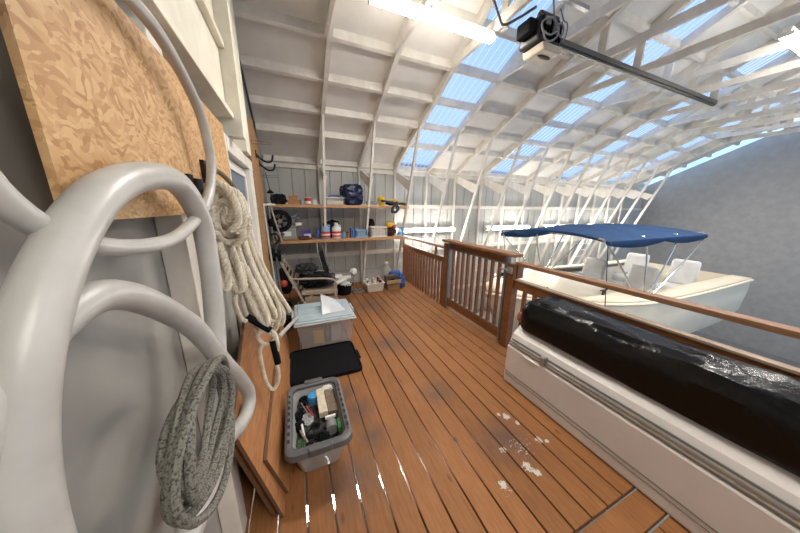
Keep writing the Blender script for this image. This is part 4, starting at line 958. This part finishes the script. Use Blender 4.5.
# ------------------------------------------------------------------ ceiling lamp, opener, wall tubes
def batten(x0, x1, y, z, label, hang=True, grp='ceiling tubes', power=14):
    t = thing('fluorescent_lamp', ((x0 + x1) / 2, y, z), label, 'lamp', grp)
    MB().box(x0, x1, y - .03, y + .03, z + .012, z + .06).build('housing', FIXW, t, bevel=.004, smooth=False)
    MB().prism([(y - .045, z + .011), (y + .045, z + .011), (y + .05, z - .003), (y + .035, z - .02), (y - .035, z - .02), (y - .05, z - .003)], 'x', x0 + .015, x1 - .015).build('diffuser', TUBN if x0 < 1 and y > 2 else TUBE, t, smooth=False)
    for x in (x0 + .006, x1 - .006): MB().box(x - .006, x + .006, y - .05, y + .05, z - .025, z + .0115).build('end_cap', FIXW, t, smooth=False)
    if power:
        la = bpy.data.lights.new('tube_light', 'AREA'); la.shape = 'RECTANGLE'; la.size = x1 - x0; la.size_y = .08; la.energy = power; la.color = (1, .93, .84)
        lo = bpy.data.objects.new('tube_light', la); COL.objects.link(lo); lo.location = (0, 0, -.04); lo.parent = t
    return t
batten(.72, 2.04, 2.42, 3.355, 'lit fluorescent batten under the roof ties above the deck', power=24)
batten(4.6, 5.9, 1.2, 3.355, 'added fill light batten hanging over the boat cockpit', power=24)  # added to brighten the hall, no known fixture here
batten(8.2, 9.5, 1.2, 3.355, 'added fill light batten hanging over the far end of the slip', power=24)  # another added batten, extra light for the far hall
batten(.5, 1.8, -1.6, 3.355, 'added fill light batten above the near deck end, out of view', power=24)  # added behind the camera as fill for the dim interior
batten(3.3, 4.6, -.9, 3.355, 'added fill light batten over the dock beside the near deck end', power=24)  # second added batten behind the camera, fill light only
def walltube(x0, x1, label):
    t = thing('fluorescent_lamp', ((x0 + x1) / 2, 5.2, 1.15), label, 'lamp', 'tubes along the back wall')
    MB().box(x0, x1, 5.20, 5.245, 1.09, 1.20).build('housing', FIXW, t, bevel=.004, smooth=False)
    MB().cyl((x0 + .02, 5.165, 1.145), (x1 - .02, 5.165, 1.145), .03, 16).build('tube', TUBE, t)
    for x in (x0 + .01, x1 - .01): MB().box(x - .008, x + .008, 5.12, 5.1995, 1.10, 1.19).build('end_cap', FIXW, t, smooth=False)
    la = bpy.data.lights.new('tube_light', 'AREA'); la.shape = 'RECTANGLE'; la.size = x1 - x0; la.size_y = .06; la.energy = 9; la.color = (1, .96, .9)
    lo = bpy.data.objects.new('tube_light', la); COL.objects.link(lo); lo.location = (0, -.08, -.005); lo.rotation_euler = (-PI / 2, 0, 0); lo.parent = t
walltube(2.12, 3.64, 'long lit tube on the back wall just beyond the shelves')
walltube(4.64, 6.2, 'long lit tube on the back wall behind the bimini edge')
walltube(6.8, 8.3, 'long lit tube on the back wall behind the boat')
walltube(8.9, 10.4, 'long lit tube on the back wall beside the ladder')

t = thing('door_opener', (2.42, 2.1, 3.2), 'black opener motor with looped grey cables hanging on its rail', 'opener')
MB().box(2.20, 2.50, 1.99, 2.22, 3.18, 3.38).build('motor_case', BLK, t, bevel=.02, smooth=False)
b = MB()
for i in range(7): b.box(2.215 + .04 * i, 2.228 + .04 * i, 1.972, 1.989, 3.20, 3.36)
b.build('cooling_fin', BLKM, t, smooth=False)
MB().prism([(2.25, 3.178), (2.53, 3.178), (2.51, 3.115), (2.28, 3.115)], 'y', 1.98, 2.22).build('light_cover', mat('beige_lens', (.50, .43, .34), .45), t, bevel=.015, smooth=False)
MB().blob((2.40, 2.08, 3.112), (.085, .026, .012), 81, .05, 2, 3, 0, False).build('cover_slot', mat('dark_slot', (.06, .05, .03), .6), t)
MB().box(2.12, 2.198, 2.03, 2.19, 3.24, 3.36).build('capacitor_box', BLKM, t, bevel=.015, smooth=False)
MB().cyl((2.24, 2.04, 3.40), (2.46, 2.04, 3.40), .035, 18).build('motor_drum', mat('dark_pulley', (.05, .05, .05), .4, .4), t)
MB().box(2.34, 2.42, 1.955, 1.9715, 3.24, 3.33).build('terminal_cover', mat('grey_cover', (.16, .16, .17), .5), t, bevel=.004, smooth=False)
MB().box(2.24, 2.30, 1.955, 1.9715, 3.29, 3.35).build('terminal_cover', STEELG, t, bevel=.004, smooth=False)
cb = MB()
cb.tube(spline([(2.27 + .10 * math.cos(a), 1.94 + .01 * math.sin(3 * a), 3.24 + .085 * math.sin(a)) for a in [2 * PI * q / 12 for q in range(12)]], 5, True), .0075, 8, True)
cb.tube(spline([(2.29, 1.96, 3.50), (2.31, 1.95, 3.38), (2.35, 1.94, 3.30), (2.42, 1.945, 3.32), (2.46, 1.95, 3.28), (2.43, 1.945, 3.22), (2.36, 1.94, 3.24), (2.28, 1.94, 3.20), (2.20, 1.95, 3.22)], 8), .0075, 8)
cb.tube(spline([(2.40, 1.96, 3.44), (2.44, 1.95, 3.36), (2.50, 1.95, 3.34), (2.515, 1.96, 3.26), (2.48, 1.96, 3.20)], 8), .006, 8)
cb.build('looped_cable', mat('grey_flex', (.22, .22, .22), .5), t)
for x in (2.22, 2.50): MB().bar((x, 2.06, 3.38), (x, 2.06, 3.602), .03, .004).build('hanger_strap', ALU, t, smooth=False)
MB().box(2.501, 6.2, 2.07, 2.13, 3.27, 3.32).build('rail', mat('bronze_rail', (.10, .095, .085), .4, .6), t, bevel=.004, smooth=False)
MB().box(2.501, 6.2, 2.085, 2.115, 3.25, 3.269).build('rail', mat('bronze_rail', (.10, .095, .085)), t, smooth=False)
# unistrut carrying the opener across the ties
tag(MB().box(2.07, 2.90, 2.04, 2.08, 3.602, 3.64).build('mounting_strut', ALU, smooth=False), 'metal strut between two trusses carrying the opener', 'strut')
tag(MB().tube(spline([(1.75, 2.15, 3.50), (1.9, 2.2, 3.40), (2.02, 2.26, 3.39), (2.14, 2.2, 3.44), (2.25, 2.1, 3.50)], 10), .012, 8).build('power_cable', mat('brown_grey_cable', (.14, .12, .10), .6)), 'drooping power cable running from the batten to the opener', 'cable')

# glowing tube added under the deck so the board gaps show bright
t = thing('added_gap_tube', (.6, 1.3, -.4), 'added glowing tube under the deck, brightening the gaps between boards', 'lamp')
MB().cyl((-.1, 1.42, -.42), (1.1, 1.42, -.42), .03, 12).build('tube', TUBE, t)
MB().box(-.1, 1.1, 1.38, 1.46, -.50, -.455).build('housing', FIXW, t, smooth=False)

# ------------------------------------------------------------------ boat with blue bimini
t = thing('motor_boat', (5.5, 2.9, -1.0), 'cream hulled motor boat with blue sun canopy beyond the gate', 'boat')
L0, L1, CY, ZG = 2.66, 9.0, 2.85, .24
m = MB(); secs = 22; rows = []
def hw(u): return 1.12 * min(1, math.sin(min(1, u / .42) * PI / 2) ** .72) * (1 - .08 * max(0, u - .6))
for i in range(secs + 1):
    u = i / secs; x = L0 + (L1 - L0) * u; w_ = max(.02, hw(u)); zg = ZG + .16 * (1 - u) ** 2; kz = -1.05 + .75 * (1 - min(1, u / .35)) ** 2
    x_off = lambda z: (zg - z) * .45 * max(0, 1 - u / .3)
    row = []
    for (f, g_) in ((1, 0), (1.0, .12), (.995, .3), (.97, .55), (.86, .78), (.5, .92), (0, 1)):
        z = zg + (kz - zg) * g_; row.append((x + x_off(z), CY - w_ * f, z))
    full = row + [(p[0], 2 * CY - p[1], p[2]) for p in row[-2::-1]]
    rows.append([m.bm.verts.new(p) for p in full])
for A, B in zip(rows, rows[1:]):
    for k in range(len(A) - 1): m.bm.faces.new([A[k], A[k + 1], B[k + 1], B[k]])
m.bm.faces.new(rows[-1]); m.build('hull', CREAMH, t)
m = MB(); rows = []   # foredeck and side decks
for i in range(secs + 1):
    u = i / secs; x = L0 + (L1 - L0) * u; w_ = max(.02, hw(u)) - .005; zg = ZG + .16 * (1 - u) ** 2
    c_ = .10 * (1 - u)
    rows.append([m.bm.verts.new((x, CY + w_ * s_, zg + .005 + c_ * (1 - s_ * s_))) for s_ in (-1, -.75, -.4, 0, .4, .75, 1)])
for i, (A, B) in enumerate(zip(rows, rows[1:])):
    for k in range(6):
        if i > 8 and 1 <= k <= 4: continue
        m.bm.faces.new([A[k], A[k + 1], B[k + 1], B[k]])
m.build('foredeck', CREAMH, t, solid=.02)
MB().box(5.2, 8.9, CY - .8, CY + .8, -.42, -.40).build('cockpit_sole', GELW, t, smooth=False)
for s_ in (-1, 1): MB().box(5.2, 8.9, CY + s_ * .80 - .01, CY + s_ * .80 + .01, -.40, .2).build('cockpit_side', GELW, t, smooth=False)
m = MB(); P = []
for i in range(secs + 1):
    u = i / secs; P.append((L0 + (L1 - L0) * u, CY - max(.02, hw(u)) - .012, ZG + .16 * (1 - u) ** 2 - .03))
P = P[::-1] + [(p[0], 2 * CY - p[1], p[2]) for p in P]
m.tube(P, .022, 8).build('rub_rail', CREAMH, t)
for (x, y) in ((3.5, 2.5), (4.3, 2.1), (3.6, 3.45)):
    m = MB(); z = ZG + .19; m.tube([(x - .08, y, z + .02), (x + .08, y, z + .02)], .012, 8); m.box(x - .025, x + .025, y - .01, y + .01, z - .08, z + .02); m.build('cleat', BLK, t)
m = MB(); m.tube(spline([(3.3, 2.45, .40), (3.2, 2.6, .52), (3.05, 3.0, .56), (3.2, 3.4, .52), (3.3, 3.55, .40)], 8), .012, 8)
m.build('bow_rail', CHROME, t)
for x, y in ((5.9, CY - .42), (5.9, CY + .42), (7.6, CY - .42), (7.6, CY + .42)):
    m = MB().box(x - .22, x + .22, y - .24, y + .24, -.10, .06); m.hexa([(x + .16, y - .24, .06), (x + .26, y - .24, .06), (x + .26, y + .24, .06), (x + .16, y + .24, .06), (x + .22, y - .22, .60), (x + .32, y - .22, .60), (x + .32, y + .22, .60), (x + .22, y + .22, .60)])
    m.box(x - .05, x + .05, y - .05, y + .05, -.398, -.10)
    m.build('seat', VINYL, t, bevel=.07)
# bimini
BX0, BX1, BY0, BY1 = 3.72, 6.6, 1.88, 3.72
m = MB(); nx, ny = 36, 24; g_ = []
for i in range(nx + 1):
    u = i / nx; row = []
    for k in range(ny + 1):
        v = k / ny; ex = 1 - (2 * u - 1) ** 4; ey = 1 - abs(2 * v - 1) ** 2.4
        z = 1.19 + .06 * (1 - v) + .18 * ey * (.6 + .4 * ex) + .02 * math.sin(u * PI * 3) ** 2 * 0 - .012 * (1 - math.cos(u * 6 * PI)) * ey
        row.append((BX0 + (BX1 - BX0) * u + .05 * (1 - ey) * 0, BY0 + (BY1 - BY0) * v, z))
    g_.append(row)
vs = [[m.bm.verts.new(p) for p in r] for r in g_]
for A, B in zip(vs, vs[1:]):
    for k in range(ny): m.bm.faces.new([A[k], A[k + 1], B[k + 1], B[k]])
def skirt(edge, dz):
    lo = [m.bm.verts.new((p.co.x, p.co.y, p.co.z - dz(i / (len(edge) - 1)))) for i, p in enumerate(edge)]
    for i in range(len(edge) - 1): m.bm.faces.new([edge[i], edge[i + 1], lo[i + 1], lo[i]])
sc_ = lambda t_: .05 + .06 * abs(math.sin(t_ * PI * 2)) ** .8
skirt([r[0] for r in vs], sc_); skirt([r[-1] for r in vs], sc_)
sc2 = lambda t_: .03 + .10 * math.exp(-((t_ - .68) / .12) ** 2); skirt(vs[0], sc2); skirt(vs[-1], sc2)
bt = m.build('sun_canopy', BLUEC, t, solid=.006, label='blue canvas sun canopy on steel bows')
for x, xb in ((BX0 + .05, 4.9), (4.7, 5.0), (5.6, 5.1), (BX1 - .05, 5.2)):
    m = MB(); m.tube(spline([(xb, BY0 + .03, .26), (x, BY0 + .02, 1.19), (x, BY0 + .25, 1.26), (x, CY, 1.30), (x, BY1 - .25, 1.27), (x, BY1 - .02, 1.16), (xb, BY1 - .03, .26)], 10), .012, 8)
    m.build('bow', CHROME, bt)
for y in (BY0 + .02, BY1 - .02):
    MB().tube([(BX0 + .05, y, 1.18), (4.0, y, .30)], .006, 6).build('strap', BLKM, bt)

# ladder against the back wall
t = thing('ladder', (7.8, 5.0, -1), 'white ladder leaning on the back wall beyond the boat', 'ladder')
for dx in (0, .38):
    MB().bar((5.9 + dx, 4.2, -1.17), (8.55 + dx, 5.0, .72), .06, .03).build('rail', WHT, t, smooth=False)
for i in range(10):
    f = .08 + i * .095; a = V((5.9, 4.2, -1.17)).lerp(V((8.55, 5.0, .72)), f); MB().tube([a, a + V((.38, 0, 0))], .016, 8).build('rung', WHT, t)
# dock walkway below
struct(MB().box(2.6, XE - .02, 4.1, 5.15, ZL + .001, -1.2).build('floor_walkway', CONC, smooth=False))

# ------------------------------------------------------------------ world, camera, view
w = bpy.data.worlds.new('World'); S.world = w; w.use_nodes = True
nt = w.node_tree; bg = nt.nodes['Background']
tc = _n(nt, 'ShaderNodeTexCoord'); sp = _n(nt, 'ShaderNodeSeparateXYZ'); nt.links.new(tc.outputs['Generated'], sp.inputs[0])
nz = _noise(nt, tc.outputs['Generated'], 2.2, 5, .55)
col = _ramp(nt, nz, [(.35, (.32, .54, .88)), (.7, (.50, .68, .92))])
nt.links.new(col, bg.inputs[0]); bg.inputs[1].default_value = .92

cam = bpy.data.cameras.new('camera'); co = bpy.data.objects.new('camera', cam); COL.objects.link(co)
cam.sensor_fit = 'HORIZONTAL'; cam.sensor_width = 36; cam.lens = 245.83 / 800 * 36; cam.clip_start = .02; cam.clip_end = 200
R = Matrix(((.9222339, .0810013, -.3780521), (-.3865178, .2169605, -.8963995), (.0094128, .9728139, .2313968)))
co.matrix_world = Matrix.Translation((0, 0, 1.65)) @ R.to_4x4()
S.camera = co
S.view_settings.view_transform = 'Standard'; S.view_settings.look = 'None'; S.view_settings.gamma = 1; S.view_settings.exposure = 1.15
S.view_settings.use_curve_mapping = False
